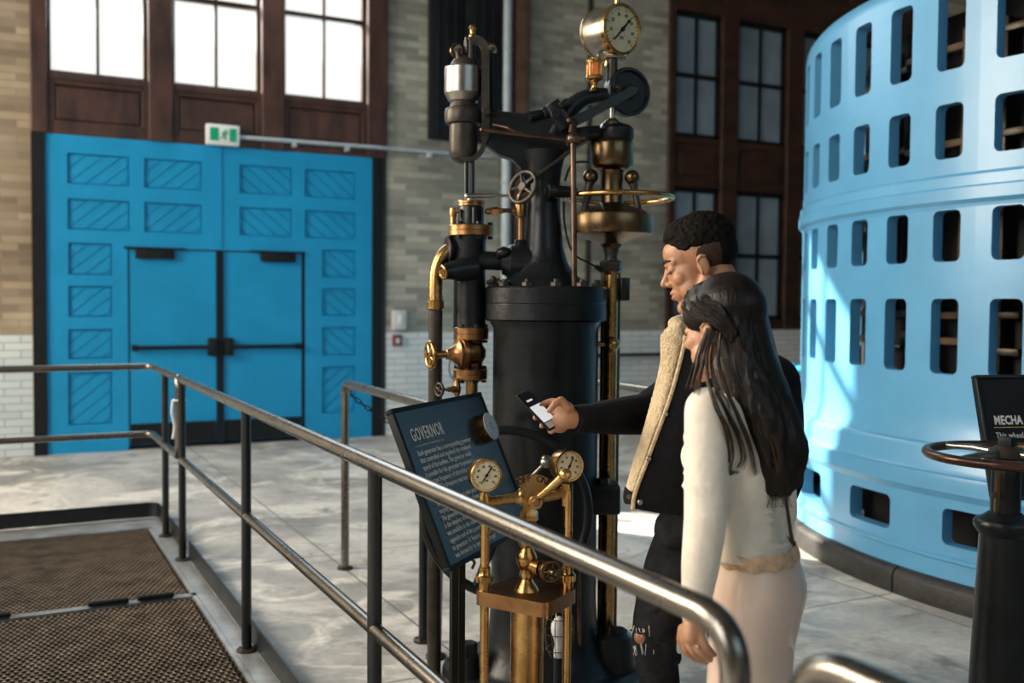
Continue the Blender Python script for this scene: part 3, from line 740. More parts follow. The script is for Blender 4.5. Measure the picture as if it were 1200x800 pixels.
# --- head casting: beam, gusset, gooseneck
mb = MB()
def slab(poly, d0, d1): mb.prism([Q(x, y, d0) for (x, y) in poly], CF * (d1 - d0))
slab([(568, 168), (585, 181), (600, 186), (610, 196), (617, 216), (622, 230), (655, 230), (657, 200), (664, 178), (690, 164), (690, 150), (568, 140)], -.04, .04)
obj('head_gusset', mb, M_BLACK, gv)
mb = MB(); pt(mb, [(566, 138, 0), (600, 142, 0), (646, 146, 0), (664, 150, 0)], [10, 10.5, 11, 14], 20); obj('head_beam', mb, M_BLACK, gv)
mb = MB(); pt(mb, [(648, 160, 0), (656, 146, 0), (668, 128, 0), (684, 116, 0), (702, 112, 0), (722, 113, 0)], [13, 13, 11.5, 10, 9, 8.5], 20, sm=6); obj('gooseneck', mb, M_BLACK, gv)
mb = MB(); mb.box(Q(655, 137, -.05), (px(17), px(30), px(34)), Matrix.Rotation(-YAW, 3, 'Z') @ Matrix.Rotation(R(-32), 3, 'Y'), .006); mb.box(Q(660, 124, -.055), (px(12), px(36), px(7)), Matrix.Rotation(-YAW, 3, 'Z') @ Matrix.Rotation(R(-32), 3, 'Y'), .004); mb.hexnut(Q(651, 134, -.12), -CF, px(6), .015)
obj('clamp', mb, M_BLACK, gv)
mb = MB(); pt(mb, [(640, 133, -.02), (620, 137, -.05)], 6, 12); mb.sphere(Q(640, 133, -.02), px(8)); obj('pivot_boss', mb, M_BLACK, gv)
mb = MB(); pt(mb, [(668, 160, .02), (690, 157, .02), (718, 157, .0), (737, 158, 0)], [9, 10, 10, 8], 16); vl(mb, 722, [(165, 19), (162, 21), (152, 21), (148, 17), (145, 9)]); obj('rocker_arm', mb, M_BLACK, gv)
# --- dashpot at the left end of the beam
dx = 543
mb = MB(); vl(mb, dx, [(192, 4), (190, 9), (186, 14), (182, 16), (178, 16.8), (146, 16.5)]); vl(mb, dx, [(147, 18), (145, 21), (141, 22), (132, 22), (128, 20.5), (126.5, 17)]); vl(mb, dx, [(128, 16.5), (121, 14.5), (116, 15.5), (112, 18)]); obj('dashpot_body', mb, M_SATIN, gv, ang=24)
mb = MB(); vl(mb, dx, [(119, 17), (112, 21), (110, 22), (81, 22), (79.5, 21.4), (79, 15)]); obj('dashpot_ring', mb, M_STEEL, gv, ang=14, label='bright turned steel ring')
mb = MB(); vl(mb, dx + 2, [(80, 17), (74, 16), (69, 12.5), (66, 8), (64, 4)]); obj('dashpot_dome', mb, M_SATIN, gv)
mb = MB(); pt(mb, [(551, 80, -.03), (552, 60, -.03), (552, 44, -.03)], 4, 12); pt(mb, [(547, 62, -.03), (547, 44, -.03)], 2.6, 10); mb.box(Q(548, 55, -.03), (px(7), px(7), px(16)), None, .003); obj('spindle', mb, M_SATIN, gv)
mb = MB(); vl(mb, 554, [(46, 4), (42, 4.6), (40, 3), (36, 3.2), (33, 4.4), (30, 3), (29, 1)], -.03, 16); obj('spindle_tip', mb, M_BRASS, gv, label='small brass tip')
for (x, y, d) in ((536, 60, -.02), (575, 59, .05)):
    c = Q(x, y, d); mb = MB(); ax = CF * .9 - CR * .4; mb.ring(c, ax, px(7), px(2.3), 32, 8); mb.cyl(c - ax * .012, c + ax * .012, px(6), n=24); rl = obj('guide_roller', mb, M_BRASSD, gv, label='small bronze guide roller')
    mb = MB(); mb.cyl(c - ax * .03, c + ax * .05, px(2.6), n=10); pt(mb, [(x, y, d - .01), (x + (3 if x < 550 else -5), y + 14, d - .01)], 3.4, 10); obj('roller_arm', mb, M_SATIN, rl)
mb = MB()
pts = bez([Q(552, 50, -.03), Q(558, 47, -.03), Q(565, 51, -.03), Q(568.5, 62, -.03), Q(569, 100, -.03), Q(569, 150, -.03), Q(567, 170, -.03), Q(560, 182, -.03), Q(549, 187, -.03), Q(540, 183, -.03), Q(535, 174, -.03)], 6)
wv = CF * .018
rows = []
for i, p in enumerate(pts):
    a = pts[max(i - 1, 0)]; b_ = pts[min(i + 1, len(pts) - 1)]; nrm = (b_ - a).normalized().cross(CF).normalized() * px(2.6 if i > len(pts) * .55 else 4.6)
    rows.append([p - wv - nrm, p + wv - nrm, p + wv + nrm, p - wv + nrm])
mb.grid(rows, True); mb.add(rows[0], [(0, 1, 2, 3)]); mb.add(rows[-1], [(0, 1, 2, 3)])
mb.hexnut(Q(570, 131, -.06), -CF, px(5), .012)
obj('strap_bow', mb, M_SATIN, gv)
mb = MB(); pt(mb, [(577, 150, .03), (577, 90, .03), (576, 64, .03)], 7.5, 14); obj('back_guide', mb, M_BLACKM, gv)
mb = MB(); pt(mb, [(565, 152, -.09), (610, 158, -.10), (668, 165, -.10)], 2.3, 10); mb.sphere(Q(565, 152, -.09), px(3)); obj('link_rod', mb, M_COPPER, gv, label='thin coppery link rod')
mb = MB(); pt(mb, [(578, 146, -.06), (595, 150, -.09), (604, 155, -.09), (612, 156, -.09)], [2, 2.6, 2.6, 1.8], 10, sm=4); obj('spring_catch', mb, M_COPPER, gv)
# --- pilot valve stack below the dashpot
vx = 552
mb = MB()
for x in (546.5, 553.5): pt(mb, [(x, 188, -.02), (x, 232, -.02)], 2.6, 10)
obj('valve_rod', mb, M_BLACK, gv)
mb = MB(); pt(mb, [(548, 229.5, -.05), (578, 229, -.05)], 2.9, 12); pt(mb, [(578, 229, -.05), (600, 229.5, -.05)], 1.7, 10); mb.sphere(Q(548, 230, -.05), px(4)); mb.sphere(Q(551, 234, -.05), px(4)); obj('cross_pin', mb, M_STEEL, gv)
mb = MB(); vl(mb, vx, [(265, 15), (243, 15), (241, 14)]); pt(mb, [(556, 262, -.06), (556, 243, -.06)], 2.8, 10); obj('upper_valve_chest', mb, M_BLACK, gv)
def flange(x, y0, y1, r, d=0.0, mt=None, nb=0, lab=None):
    mb = MB(); ym = (y0 + y1) / 2; vl(mb, x, [(y1, r - 1), (y1 - 1, r), (ym + .4, r), (ym, r - .5), (ym - .4, r), (y0 + 1, r), (y0, r - 1)], d)
    fl = obj('flange', mb, mt or M_BRONZE, gv, label=lab)
    c = Q(x, ym, d)
    for k in range(nb):
        a = 2 * math.pi * k / nb + .5; b = MB()
        for (yy, s) in ((y0, 1), (y1, -1)):
            z = Q(x, yy, d).z; q = Vector((c.x + px(r - 4) * math.cos(a), c.y + px(r - 4) * math.sin(a), z)); b.hexnut(q, UP * s, px(3.2), px(3.4))
        b.cyl(Vector((q.x, q.y, Q(x, y0, d).z + .003)), Vector((q.x, q.y, Q(x, y1, d).z - .003)), px(1.6), n=8)
        obj('bolt', b, M_BLACKM, fl)
    return fl
flange(vx, 235, 242.5, 16, lab='bronze cap flange')
flange(vx, 264, 277, 26.5, nb=6, lab='wide bronze flange')
mb = MB(); vl(mb, vx - 1.5, [(384, 19.5), (380, 19), (285, 18.5), (280, 19.5), (276, 20)]); obj('valve_cylinder', mb, M_BLACK, gv)
mb = MB(); pt(mb, [(552, 315, -.03), (540, 316, -.06), (526, 318, -.09)], [17, 14, 9.5], 20); pt(mb, [(527, 318, -.09), (519.5, 319, -.105)], [9.5, 8.5], 20); obj('side_boss', mb, M_BLACK, gv)
mb = MB(); a = Q(519.5, 319, -.105); dr = (Q(519.5, 319, -.105) - Q(540, 316, -.06)).normalized(); mb.ring(a, dr, px(7), px(1.9), 28, 8); mb.hexnut(a - dr * .004, dr, px(4.5), .012); obj('boss_ring', mb, M_BRASS, gv, label='brass ring on the boss end')
mb = MB(); a = Q(529, 293, .0); dd = (-CR * .9 - CF * .35).normalized(); mb.lathe(a, dd, [(-.03, px(9)), (0, px(15)), (.008, px(16)), (.02, px(16)), (.024, px(12))], 32); obj('port_flange', mb, M_BLACK, gv)
mb = MB(); pt(mb, [(530, 291, .0), (521, 297, -.01), (514, 309, -.015), (511, 326, -.015), (510.5, 356, -.015)], 8, 20, sm=6); obj('elbow_pipe', mb, M_BRASS, gv, label='curved brass pipe')
mb = MB(); vl(mb, 510.5, [(363, 9), (362, 9.8), (353, 9.8), (352, 9)], -.015); obj('pipe_collar', mb, M_BRASS, gv, label='brass pipe collar')
mb = MB(); c = Q(510.5, 362, -.015); mb.cyl((c.x, c.y, 0), c, px(8.2), n=24); obj('drain_pipe', mb, M_SATIN, gv)
mb = MB(); pt(mb, [(531, 264, -.04), (531, 250, -.04), (533, 247, -.04), (538, 246.5, -.04)], 3.2, 12); vl(mb, 531, [(254, 4), (249, 4.4), (244, 4)], -.04); obj('small_elbow', mb, M_BRONZE, gv, label='small bronze elbow')
mb = MB(); pt(mb, [(568, 247.5, -.02), (607, 246, -.02)], 2.6, 12); obj('oil_pipe', mb, M_SATIN, gv)
mb = MB(); pt(mb, [(576, 247.5, -.02), (584, 247, -.02)], 5, 6); pt(mb, [(584, 247, -.02), (589, 247, -.02)], 3.6, 12); pt(mb, [(570, 247.5, -.02), (575, 247.5, -.02)], 4, 12); obj('union_nut', mb, M_BRONZE, gv)
mb = MB(); vl(mb, 610, [(283, 4), (255, 4), (254, 6), (250, 6.5), (236, 6.5), (232, 4.5), (228, 4)], -.02, 20); pt(mb, [(612, 246, -.02), (600, 246.5, -.02)], 5, 12); obj('relief_valve', mb, M_BRONZE, gv, label='brass standpipe and tee')
# horizontal branch to the column foot
mb = MB(); pt(mb, [(560, 305, -.02), (592, 306, -.01)], 11, 20); pt(mb, [(588, 306, -.01), (594, 306, -.01), (598, 307, 0), (640, 308, 0)], [15, 17.5, 21, 24], 24); vl(mb, 610, [(300, 14), (288, 8), (282, 7), (281, 6)], -.01, 20); obj('branch_casting', mb, M_BLACK, gv)
mb = MB(); mb.sphere(Q(590, 296, -.05), px(9), (1, 1, .8)); pt(mb, [(582, 299, -.05), (590, 297, -.05)], [5, 6], 12); obj('relief_cap', mb, M_BLACK, gv)
mb = MB(); mb.sphere(Q(578, 327, -.10), px(4)); pt(mb, [(570, 331, -.1), (586, 328, -.1)], 2.5, 8); mb.hexnut(Q(588, 332, -.1), UP, px(6), px(4)); obj('air_cock', mb, M_SATIN, gv)
flange(vx, 383, 398, 20.5, nb=6, lab='bronze flange above the gate valve')
mb = MB(); vl(mb, 556, [(433, 11), (429, 9.5), (424, 10), (418, 13.5), (410, 13.5), (404, 10), (401, 9.5), (397, 11)]); gvv = obj('gate_valve', mb, M_BRONZE, gv, label='bronze gate valve body')
mb = MB(); o = Q(558, 413, -.02); ax = (Q(505, 416, -.10) - o).normalized(); L_ = (Q(505, 416, -.10) - o).length
mb.lathe(o, ax, [(0, px(13)), (L_ * .22, px(14)), (L_ * .26, px(18)), (L_ * .34, px(18)), (L_ * .35, px(16)), (L_ * .42, px(16.5)), (L_ * .44, px(13)), (L_ * .56, px(7.5)), (L_ * .66, px(6)), (L_ * .68, px(4.4)), (L_ * 1.04, px(4)), (L_ * 1.05, px(2))], 28); obj('bonnet', mb, M_BRONZE, gvv)
def handwheel(mb, c, ax, Rr, r, nsp=5, hub=None, n=40, dish=0.0):
    ax = Vector(ax).normalized(); t = ax.orthogonal().normalized(); w_ = ax.cross(t); c = Vector(c)
    mb.ring(c, ax, Rr, r, n, 10)
    hb = hub or Rr * .28; mb.lathe(c - ax * r * 1.2 + ax * dish, ax, [(0, hb * .9), (r * .4, hb), (r * 2, hb), (r * 2.4, hb * .8)], 20)
    for k in range(nsp):
        a = 2 * math.pi * k / nsp + .3; u = t * math.cos(a) + w_ * math.sin(a)
        mb.tube([c + u * hb * .7 + ax * dish, c + u * (hb + Rr) * .55 + ax * dish * .6, c + u * Rr], [r * .95, r * .7, r * .75], 8)
mb = MB(); hc = Q(504.5, 416, -.10); handwheel(mb, hc, ax, px(14.5), px(2.6), 5); mb.hexnut(hc + ax * .008, ax, px(3.4), .012); obj('valve_handwheel', mb, M_BRASS, gvv, label='polished brass handwheel')
flange(vx - 1, 431.5, 444.5, 20, nb=6, lab='bronze flange under the gate valve')
mb = MB(); c = Q(553, 445); mb.cyl((c.x, c.y, .92), c, px(7.2), n=24); obj('supply_pipe', mb, M_BRASS, gv, label='short brass supply pipe')
mb = MB(); vl(mb, 535.5, [(464, 2.5), (459, 4.5), (455, 5), (451, 4), (445, 3), (443, 3)], -.08, 14); o = Q(536, 456, -.08); ax2 = (Q(515, 456.5, -.14) - o).normalized(); L2 = (Q(515, 456.5, -.14) - o).length
mb.lathe(o, ax2, [(0, px(4)), (L2 * .25, px(4.4)), (L2 * .4, px(3)), (L2 * .5, px(3.2)), (L2 * .6, px(1.6)), (L2 * 1.05, px(1.6))], 14); dc = obj('drain_cock', mb, M_BRONZE, gv)
mb = MB(); handwheel(mb, Q(515, 456.5, -.14), ax2, px(7), px(1.6), 4, n=28); obj('cock_handwheel', mb, M_SATIN, dc, label='small dark handwheel')
mb = MB(); pt(mb, [(534, 444, -.06), (528, 441, -.07), (526, 432, -.07), (527, 424, -.07), (531, 420, -.06)], 1.5, 8, sm=5); obj('bypass_pipe', mb, M_LIGHTP, gv)
# --- speed adjusting handwheel on the column
hx = (-CR * .62 - CF * .72 + UP * .28).normalized()
hc = Q(613, 219, -.12); mb = MB(); handwheel(mb, hc, hx, px(18.5), px(2.6), 5, px(6)); aw = obj('adjusting_wheel', mb, M_SATIN, gv)
mb = MB(); mb.tube([hc, Q(640, 196, -.02)], px(3.5), 12); mb.tube([Q(628, 207, -.10), Q(668, 177, -.06)], px(2.6), 10); obj('wheel_shaft', mb, M_SATIN, aw)
mb = MB(); o = Q(641, 224, -.10); ax3 = (CR * .75 + CF * .2).normalized(); mb.lathe(o, ax3, [(0, px(6)), (.004, px(8.5)), (.02, px(9)), (.05, px(8)), (.06, px(7)), (.12, px(7))], 24); mb.hexnut(o, -ax3, px(5), .01); obj('guard_bracket', mb, M_BLACK, gv)
# --- flyball column on the right
fx = 717
mb = MB(); rc = Q(725, 232, -.02); mb.ring(rc, UP, px(62), px(3.2), 72, 10); pt(mb, [(654, 226, -.08), (668, 228, -.08)], 3, 8); obj('flyball_guard', mb, M_BRASS, gv, label='brass guard ring round the flyballs')
mb = MB(); vl(mb, 717, [(165, 7), (140, 4), (136, 4), (100, 4)]); vl(mb, 717, [(150, 15), (146, 13), (140, 6), (139, 5)]); obj('spindle_shaft', mb, M_STEEL, gv)
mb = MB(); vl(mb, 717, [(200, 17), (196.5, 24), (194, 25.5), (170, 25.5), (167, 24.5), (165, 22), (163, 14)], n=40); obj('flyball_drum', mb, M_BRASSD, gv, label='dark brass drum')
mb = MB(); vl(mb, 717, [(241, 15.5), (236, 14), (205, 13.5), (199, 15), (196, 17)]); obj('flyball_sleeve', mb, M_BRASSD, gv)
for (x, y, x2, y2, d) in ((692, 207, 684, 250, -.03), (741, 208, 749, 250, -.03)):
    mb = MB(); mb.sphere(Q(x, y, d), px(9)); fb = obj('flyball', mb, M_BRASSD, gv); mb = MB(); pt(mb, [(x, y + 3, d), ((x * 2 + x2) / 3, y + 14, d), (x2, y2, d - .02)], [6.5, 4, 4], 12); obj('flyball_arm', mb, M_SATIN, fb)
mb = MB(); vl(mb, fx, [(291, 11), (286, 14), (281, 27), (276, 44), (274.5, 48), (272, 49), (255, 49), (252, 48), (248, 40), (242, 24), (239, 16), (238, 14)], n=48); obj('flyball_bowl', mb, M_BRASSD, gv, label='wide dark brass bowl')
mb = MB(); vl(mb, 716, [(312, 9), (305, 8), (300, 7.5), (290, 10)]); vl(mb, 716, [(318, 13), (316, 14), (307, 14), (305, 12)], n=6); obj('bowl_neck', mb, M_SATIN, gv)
def down_to(mb, x, y0, r, z, d=0.0, n=24): c = Q(x, y0, d); mb.cyl((c.x, c.y, z), c, px(r, d), n=n)
mb = MB(); down_to(mb, 717, 312, 7.2, .19); vl(mb, 717, [(322, 7.4), (318, 10), (314, 10.5), (311, 8), (309, 6)]); obj('brass_standpipe', mb, M_BRASS, gv, label='tall brass standpipe')
mb = MB(); down_to(mb, 708, 316, 3.6, .19, .03); obj('slim_pipe', mb, M_BRASSD, gv); mb = MB(); down_to(mb, 724.5, 316, 3.2, .19, .03); obj('slim_pipe', mb, M_BRASSD, gv)
mb = MB(); mb.sphere(Q(717, 403, -.01), px(9.5), (1, 1, .95)); pt(mb, [(717, 403, -.01), (692, 403, -.01)], 3, 12); a = Q(692, 403, -.01); mb.lathe(a, CR, [(-.014, px(11)), (-.01, px(13)), (.0, px(13)), (.004, px(11))], 24); obj('standpipe_tee', mb, M_BRASS, gv)
mb = MB(); mb.box(Q(731, 339, .05), (px(11), .12, px(27)), Matrix.Rotation(-YAW, 3, 'Z'), .006); pt(mb, [(716, 342, .05), (730, 342, .05)], 6, 12); obj('junction_box', mb, M_BLACK, gv)
mb = MB(); pt(mb, [(690, 190, -.02), (676, 190, -.02), (668, 196, -.02), (662, 212, -.03)], 1.4, 8, sm=5); pt(mb, [(661, 236, -.05), (661, 256, -.05), (665, 280, -.06), (673, 298, -.06), (690, 308, -.05), (702, 314, -.03)], 1.3, 8, sm=6); pt(mb, [(698, 312, -.03), (706, 317, -.02)], 3, 8); obj('control_wire', mb, M_BLACKM, gv)
# long pull rod and its pivot
mb = MB(); c0 = Q(671.5, 160, -.16); c1 = Q(675.5, 560, -.16); mb.tube([c0, c1, Q(679, 790, -.16)], px(3.3), 12); obj('pull_rod', mb, M_COPPER, gv, label='long brown pull rod')
mb = MB(); mb.sphere(Q(672, 163, -.15), px(8), (1, 1, 1.1)); pt(mb, [(664, 166, -.15), (684, 162, -.13)], 5, 12); pt(mb, [(671, 156, -.15), (672, 141, -.14)], [5, 4], 12); mb.hexnut(Q(676, 163, -.19), -CF, px(4.5), .01); mb.sphere(Q(668, 141.5, -.15), px(4.5)); obj('rod_pivot', mb, M_COPPER, gv)
mb = MB(); a = Q(673, 143, -.13); b_ = Q(744, 106, -.11); dirv = (b_ - a).normalized(); nn = dirv.cross(CF).normalized()
poly = [a - nn * px(5), b_ - nn * px(4), b_ + dirv * px(5), b_ + nn * px(5), a + nn * px(6), a - dirv * px(4)]; mb.prism([p - CF * .012 for p in poly], CF * .024); obj('lever_bar', mb, M_BLACK, gv)
wa = (CR * .40 - CF * .92).normalized(); wc = Q(736, 108, .02); mb = MB(); mb.lathe(wc, wa, [(-.035, px(24)), (-.03, px(28)), (.012, px(28.5)), (.018, px(27)), (.018, px(24.5)), (.004, px(23)), (.004, px(9)), (.03, px(8)), (.034, px(5))], 48); obj('cam_disc', mb, M_BLACK, gv); mb = MB(); mb.hexnut(wc + wa * .034, wa, px(5), .014); mb.cyl(wc - wa * .06, wc, px(5)); pt(mb, [(722, 101, -.04), (726, 103, -.04)], 3, 8); obj('disc_nut', mb, M_COPPER, gv)
mb = MB(); pt(mb, [(712, 72, 0), (712, 116, 0)], 0.1, 6); vl(mb, 717, [(116, 6.5), (70, 6.5)]); obj('gauge_post', mb, M_SATIN, gv)
mb = MB(); mb.box(Q(716, 67, 0), (px(34), px(20), px(5)), Matrix.Rotation(-YAW, 3, 'Z'), .004); vl(mb, 714, [(66, 10), (60, 7), (57, 6)]); obj('gauge_bracket', mb, M_STEEL, gv)
def text_on(c, ax, up, s, size, x, y, name, parent, mt, sx=1.0, off=.0, rotz=0.0, bold=0.0):
    ax = Vector(ax).normalized(); xr = Vector(up).cross(ax).normalized()
    M = frame_m(Vector(c) + ax * off, xr, up) @ Matrix.Translation((x, y, 0)) @ Matrix.Rotation(rotz, 4, 'Z')
    return text_mesh(s, size, M, .0006, 'CENTER', sx, 1.0, bold)
def gauge(parent, c, ax, r, depth, rim, case_mt, needle_deg, small=True):
    """round dial: case, rim, face, scale marks and figures, needle"""
    ax = Vector(ax).normalized(); c = Vector(c)      # c = centre of the face
    upv = (UP - ax * UP.dot(ax)).normalized(); xr = upv.cross(ax).normalized()
    mb = MB(); mb.lathe(c, ax, [(-depth, r * .80), (-depth + r * .06, r * .97), (-depth + r * .14, r * 1.0), (-r * .2, r * .97), (-.002, r * .95)], 48); g = obj('gauge', mb, case_mt, parent)
    mb = MB(); mb.lathe(c, ax, [(-r * .16, r * .97), (-r * .14, r * 1.04), (r * .05, r * 1.04), (r * .09, r * .99), (r * .07, r * .91), (.0, r * .89)], 48, False); obj('gauge_rim', mb, rim, g)
    mb = MB(); mb.lathe(c, ax, [(-.003, r * .90), (.0005, r * .90)], 40); obj('dial_face', mb, M_FACE, g, label='cream dial face')
    mb = MB()
    for k in range(28):
        a = R(225 - 270 * k / 27); u = xr * math.cos(a) + upv * math.sin(a); l0 = .74 if k % 3 == 0 else .80
        sd = ax.cross(u); w_ = r * (.018 if k % 3 == 0 else .010)
        q = c + ax * .0012; mb.quad(q + u * r * l0 - sd * w_, q + u * r * .86 - sd * w_, q + u * r * .86 + sd * w_, q + u * r * l0 + sd * w_)
    for k in range(8):
        a = R(225 - 270 * k / 7); t_ = text_on(c, ax, upv, str(k * 10), r * .2, r * .60 * math.cos(a), r * .60 * math.sin(a) - r * .07, '', None, None, .9, .0012); mb.add(t_.v, t_.f)
    t_ = text_on(c, ax, upv, 'LBS', r * .17, 0, -r * .38, '', None, None, .9, .0012); mb.add(t_.v, t_.f)
    obj('dial_marks', mb, M_BLACKM, g, smooth=False)
    a = R(needle_deg); u = xr * math.cos(a) + upv * math.sin(a); sd = ax.cross(u); q = c + ax * r * .05
    mb = MB(); mb.prism([q - u * r * .62 - sd * r * .022, q - u * r * .62 + sd * r * .022, q - u * r * .2 + sd * r * .035, q + sd * r * .05, q + u * r * .5 + sd * r * .03, q + u * r * .74, q + u * r * .5 - sd * r * .03, q - sd * r * .05, q - u * r * .2 - sd * r * .035], ax * r * .03)
    mb.cyl(q, q + ax * r * .06, r * .09, n=16); mb.sphere(q + u * r * .5, r * .07); obj('needle', mb, M_BLACKM, g)
    return g
ga = (CR * .60 - CF * .80 - UP * .06).normalized()
gauge(gv, Q(728.5, 34.5, -.05), ga, px(28.5), px(44), M_BRASS, M_STEEL, 48)
gc = Q(728.5, 34.5, -.05); mb = MB(); c2 = gc - ga * px(38); up3 = (UP - ga * UP.dot(ga)).normalized(); mb.ring(c2, ga, px(27.5), px(1.8), 40, 8); mb.cyl(gc - ga * px(10) + up3 * px(27), gc - ga * px(10) + up3 * px(50), px(2.8)); mb.cyl(gc - ga * px(18) - up3 * px(40), gc - ga * px(18) - up3 * px(26), px(6)); obj('gauge_band', mb, M_BRASS, gv, label='brass band and stem of the big gauge')
oc = Q(696.5, 81, -.03)
mb = MB(); vl(mb, 696.5, [(90, 8.6), (73, 8.6)], -.03, 24); og = obj('oil_cup', mb, M_AMBER, gv, label='amber glass oil cup')
mb = MB(); vl(mb, 696.5, [(75, 10), (72, 10.5), (70, 9), (68, 6)], -.03, 24); vl(mb, 696.5, [(96, 5), (93, 10), (91, 10.5), (89, 9.5)], -.03, 24); vl(mb, 696.5, [(108, 7), (105, 4), (100, 3.4), (97, 5), (95, 3.5)], -.03, 16)
for k in range(4):
    a = 1.57 * k + .5; c = Vector((oc.x + px(9.4) * math.cos(a), oc.y + px(9.4) * math.sin(a), 0)); mb.cyl((c.x, c.y, Q(696, 90, -.03).z), (c.x, c.y, Q(696, 73, -.03).z), px(1.0), n=8)
obj('cup_fitting', mb, M_BRASS, og, label='brass caps and stem')
# --- lower works
mb = MB(); mb.box(Q(700, 582, -.02), (px(50), px(46), px(34)), Matrix.Rotation(-YAW, 3, 'Z'), .012); c = Q(706, 566, -.05); mb.hexnut(c - UP * .012, UP, px(9), px(9)); mb.hexnut(Q(686, 566, -.05) - UP * .012, UP, px(8), px(7)); obj('pipe_bracket', mb, M_BLACK, gv)
mb = MB(); c = Q(715, 770); mb.lathe((c.x, c.y, .0), UP, [(0, px(50)), (.035, px(50)), (.05, px(46)), (.06, px(30)), (.16, px(27)), (.20, px(25)), (.215, px(20))], 40); obj('standpipe_foot', mb, M_BLACK, gv)
for (x, y) in ((724, 750), (691, 757)):
    mb = MB(); c = Q(x, y, -.03); mb.hexnut((c.x, c.y, .20), UP, px(9), px(10)); obj('foot_nut', mb, M_BLACKM, gv)
mb = MB(); down_to(mb, 692, 378, 9, .10, .08); obj('return_pipe', mb, M_BLACK, gv)
mb = MB(); c = Q(549, 765, -.12); mb.lathe((c.x, c.y, 0), UP, [(0, px(16)), (.03, px(16)), (.05, px(13.5)), (.15, px(12)), (.155, px(8))], 24); mb.hexnut((c.x, c.y, .15), UP, px(10.5), px(15)); obj('anchor_bolt', mb, M_BLACKM, gv, label='big black anchor bolt')
# --- large hand wheel in front of the cylinder
hwx = (-CF * .99 - CR * .05 + UP * .10).normalized(); hwc = Q(593, 600, -.33)
mb = MB(); mb.ring(hwc, hwx, px(96, -.33), px(5.8, -.33), 80, 12); lw = obj('main_handwheel', mb, M_BLACK, gv)
t_ = hwx.orthogonal().normalized(); w_ = hwx.cross(t_)
for k in range(5):
    a = 2 * math.pi * k / 5 + .45; u = t_ * math.cos(a) + w_ * math.sin(a); mb = MB(); mb.tube([hwc + u * .02, hwc + u * px(92, -.33)], [px(6), px(4)], 10); obj('wheel_spoke', mb, M_BLACK, lw)
mb = MB(); mb.lathe(hwc - hwx * .05, hwx, [(0, px(14)), (.07, px(13)), (.085, px(9))], 24); mb.cyl(hwc, hwc - hwx * .26, px(9)); obj('wheel_hub', mb, M_BLACK, lw)
mb = MB(); u = Q(640, 541, -.36); mb.tube([u, u + hwx * .06], px(4.5), 12); mb.sphere(u + hwx * .06, px(6)); mb.sphere(u + hwx * .03 + UP * .012, px(5)); mb.tube([u, u - CR * .05 - UP * .05], px(1.6), 8); obj('wheel_handle', mb, M_STEEL, lw, label='worn steel wheel handle')
mb = MB(); c = Q(555, 655, -.1); mb.tube(bez([Q(545, 655, -.1), Q(552, 655, -.12), Q(556, 659, -.13), Q(553, 666, -.13)], 5), px(1.8), 8); mb.box(Q(556, 652, -.1), (.03, .02, .015), None, .003); pt(mb, [(552, 653, -.1), (575, 650, -.02)], 2, 8); obj('small_cock', mb, M_BLACKM, gv)

# ================================================================== BRASS GAUGE STAND
DS = 2.95
gs = thing('gauge_stand', 'polished brass pedestal with two small gauges and an ON OFF lever', 'gauge stand', (P(618, 800, DS).x, P(618, 800, DS).y, 0))
def S(x, y, d=0.0): return P(x, y, DS + d)
def sp(r): return r / FPX * DS
c = S(618, 705); mb = MB(); mb.cyl((c.x, c.y, .05), c, sp(19.5), n=40); mb.lathe((c.x, c.y, 0), UP, [(0, .12), (.03, .12), (.045, .10), (.055, .055), (.06, .05)], 40); obj('column', mb, M_BRASS, gs, label='thick polished brass column')
pl_ = S(568, 690, -.02); pr_ = S(667, 678, .06); zt_ = S(620, 676).z; ztop = c.z + .045
def lev(p, z): return Vector((p.x, p.y, z))
mb = MB(); L0 = lev(S(568, 680, -.0), 0); R0 = lev(S(665, 670, .02), 0); F0 = lev(S(637, 700, -.10), 0); B0 = lev(S(612, 664, .13), 0)
def arc(p, r, a0, a1, n=6): return [p + Vector((math.cos(a), math.sin(a), 0)) * r for a in [a0 + (a1 - a0) * k / n for k in range(n + 1)]]
def hull_round(cs, r, n=8):
    out = []; N = len(cs)
    for i in range(N):
        p = cs[i]; d0 = (p - cs[i - 1]).normalized(); d1 = (cs[(i + 1) % N] - p).normalized()
        n0 = Vector((d0.y, -d0.x, 0)); n1 = Vector((d1.y, -d1.x, 0)); a0 = math.atan2(n0.y, n0.x); a1 = math.atan2(n1.y, n1.x)
        if a1 < a0: a1 += 2 * math.pi
        if a1 - a0 > math.pi: a0, a1 = a1 - 2 * math.pi, a0
        out += arc(p, r, a0, a1, n)
    return out
poly = hull_round([L0, F0, R0, B0], .024); zb_ = S(620, 708).z
mb.prism([lev(p, zb_) for p in poly], UP * .042); pltop = zb_ + .042
cen = (L0 + R0 + F0 + B0) / 4
obj('bracket_plate', mb, M_BRONZE, gs, ang=30, label='flat bronze bracket plate')
for (p0, name, yt, nutz) in ((L0, 'gauge_pipe', S(568, 590).z, 0), (R0, 'gauge_pipe', S(664, 575).z, 0)):
    mb = MB(); mb.cyl(lev(p0, .02), lev(p0, yt), sp(5.2), n=20); g_ = obj(name, mb, M_BRASS, gs)
    mb = MB(); z = pltop; mb.lathe(lev(p0, z), UP, [(0, sp(7)), (.02, sp(7)), (.022, sp(9.2)), (.026, sp(9.5)), (.042, sp(9.5)), (.046, sp(8)), (.05, sp(7)), (.068, sp(6.6)), (.07, sp(5))], 6 if 0 else 20); mb.lathe(lev(p0, z + .022), UP, [(0, sp(9)), (.003, sp(10.4)), (.019, sp(10.4)), (.022, sp(9))], 6); obj('union_nut', mb, M_BRASS, g_)
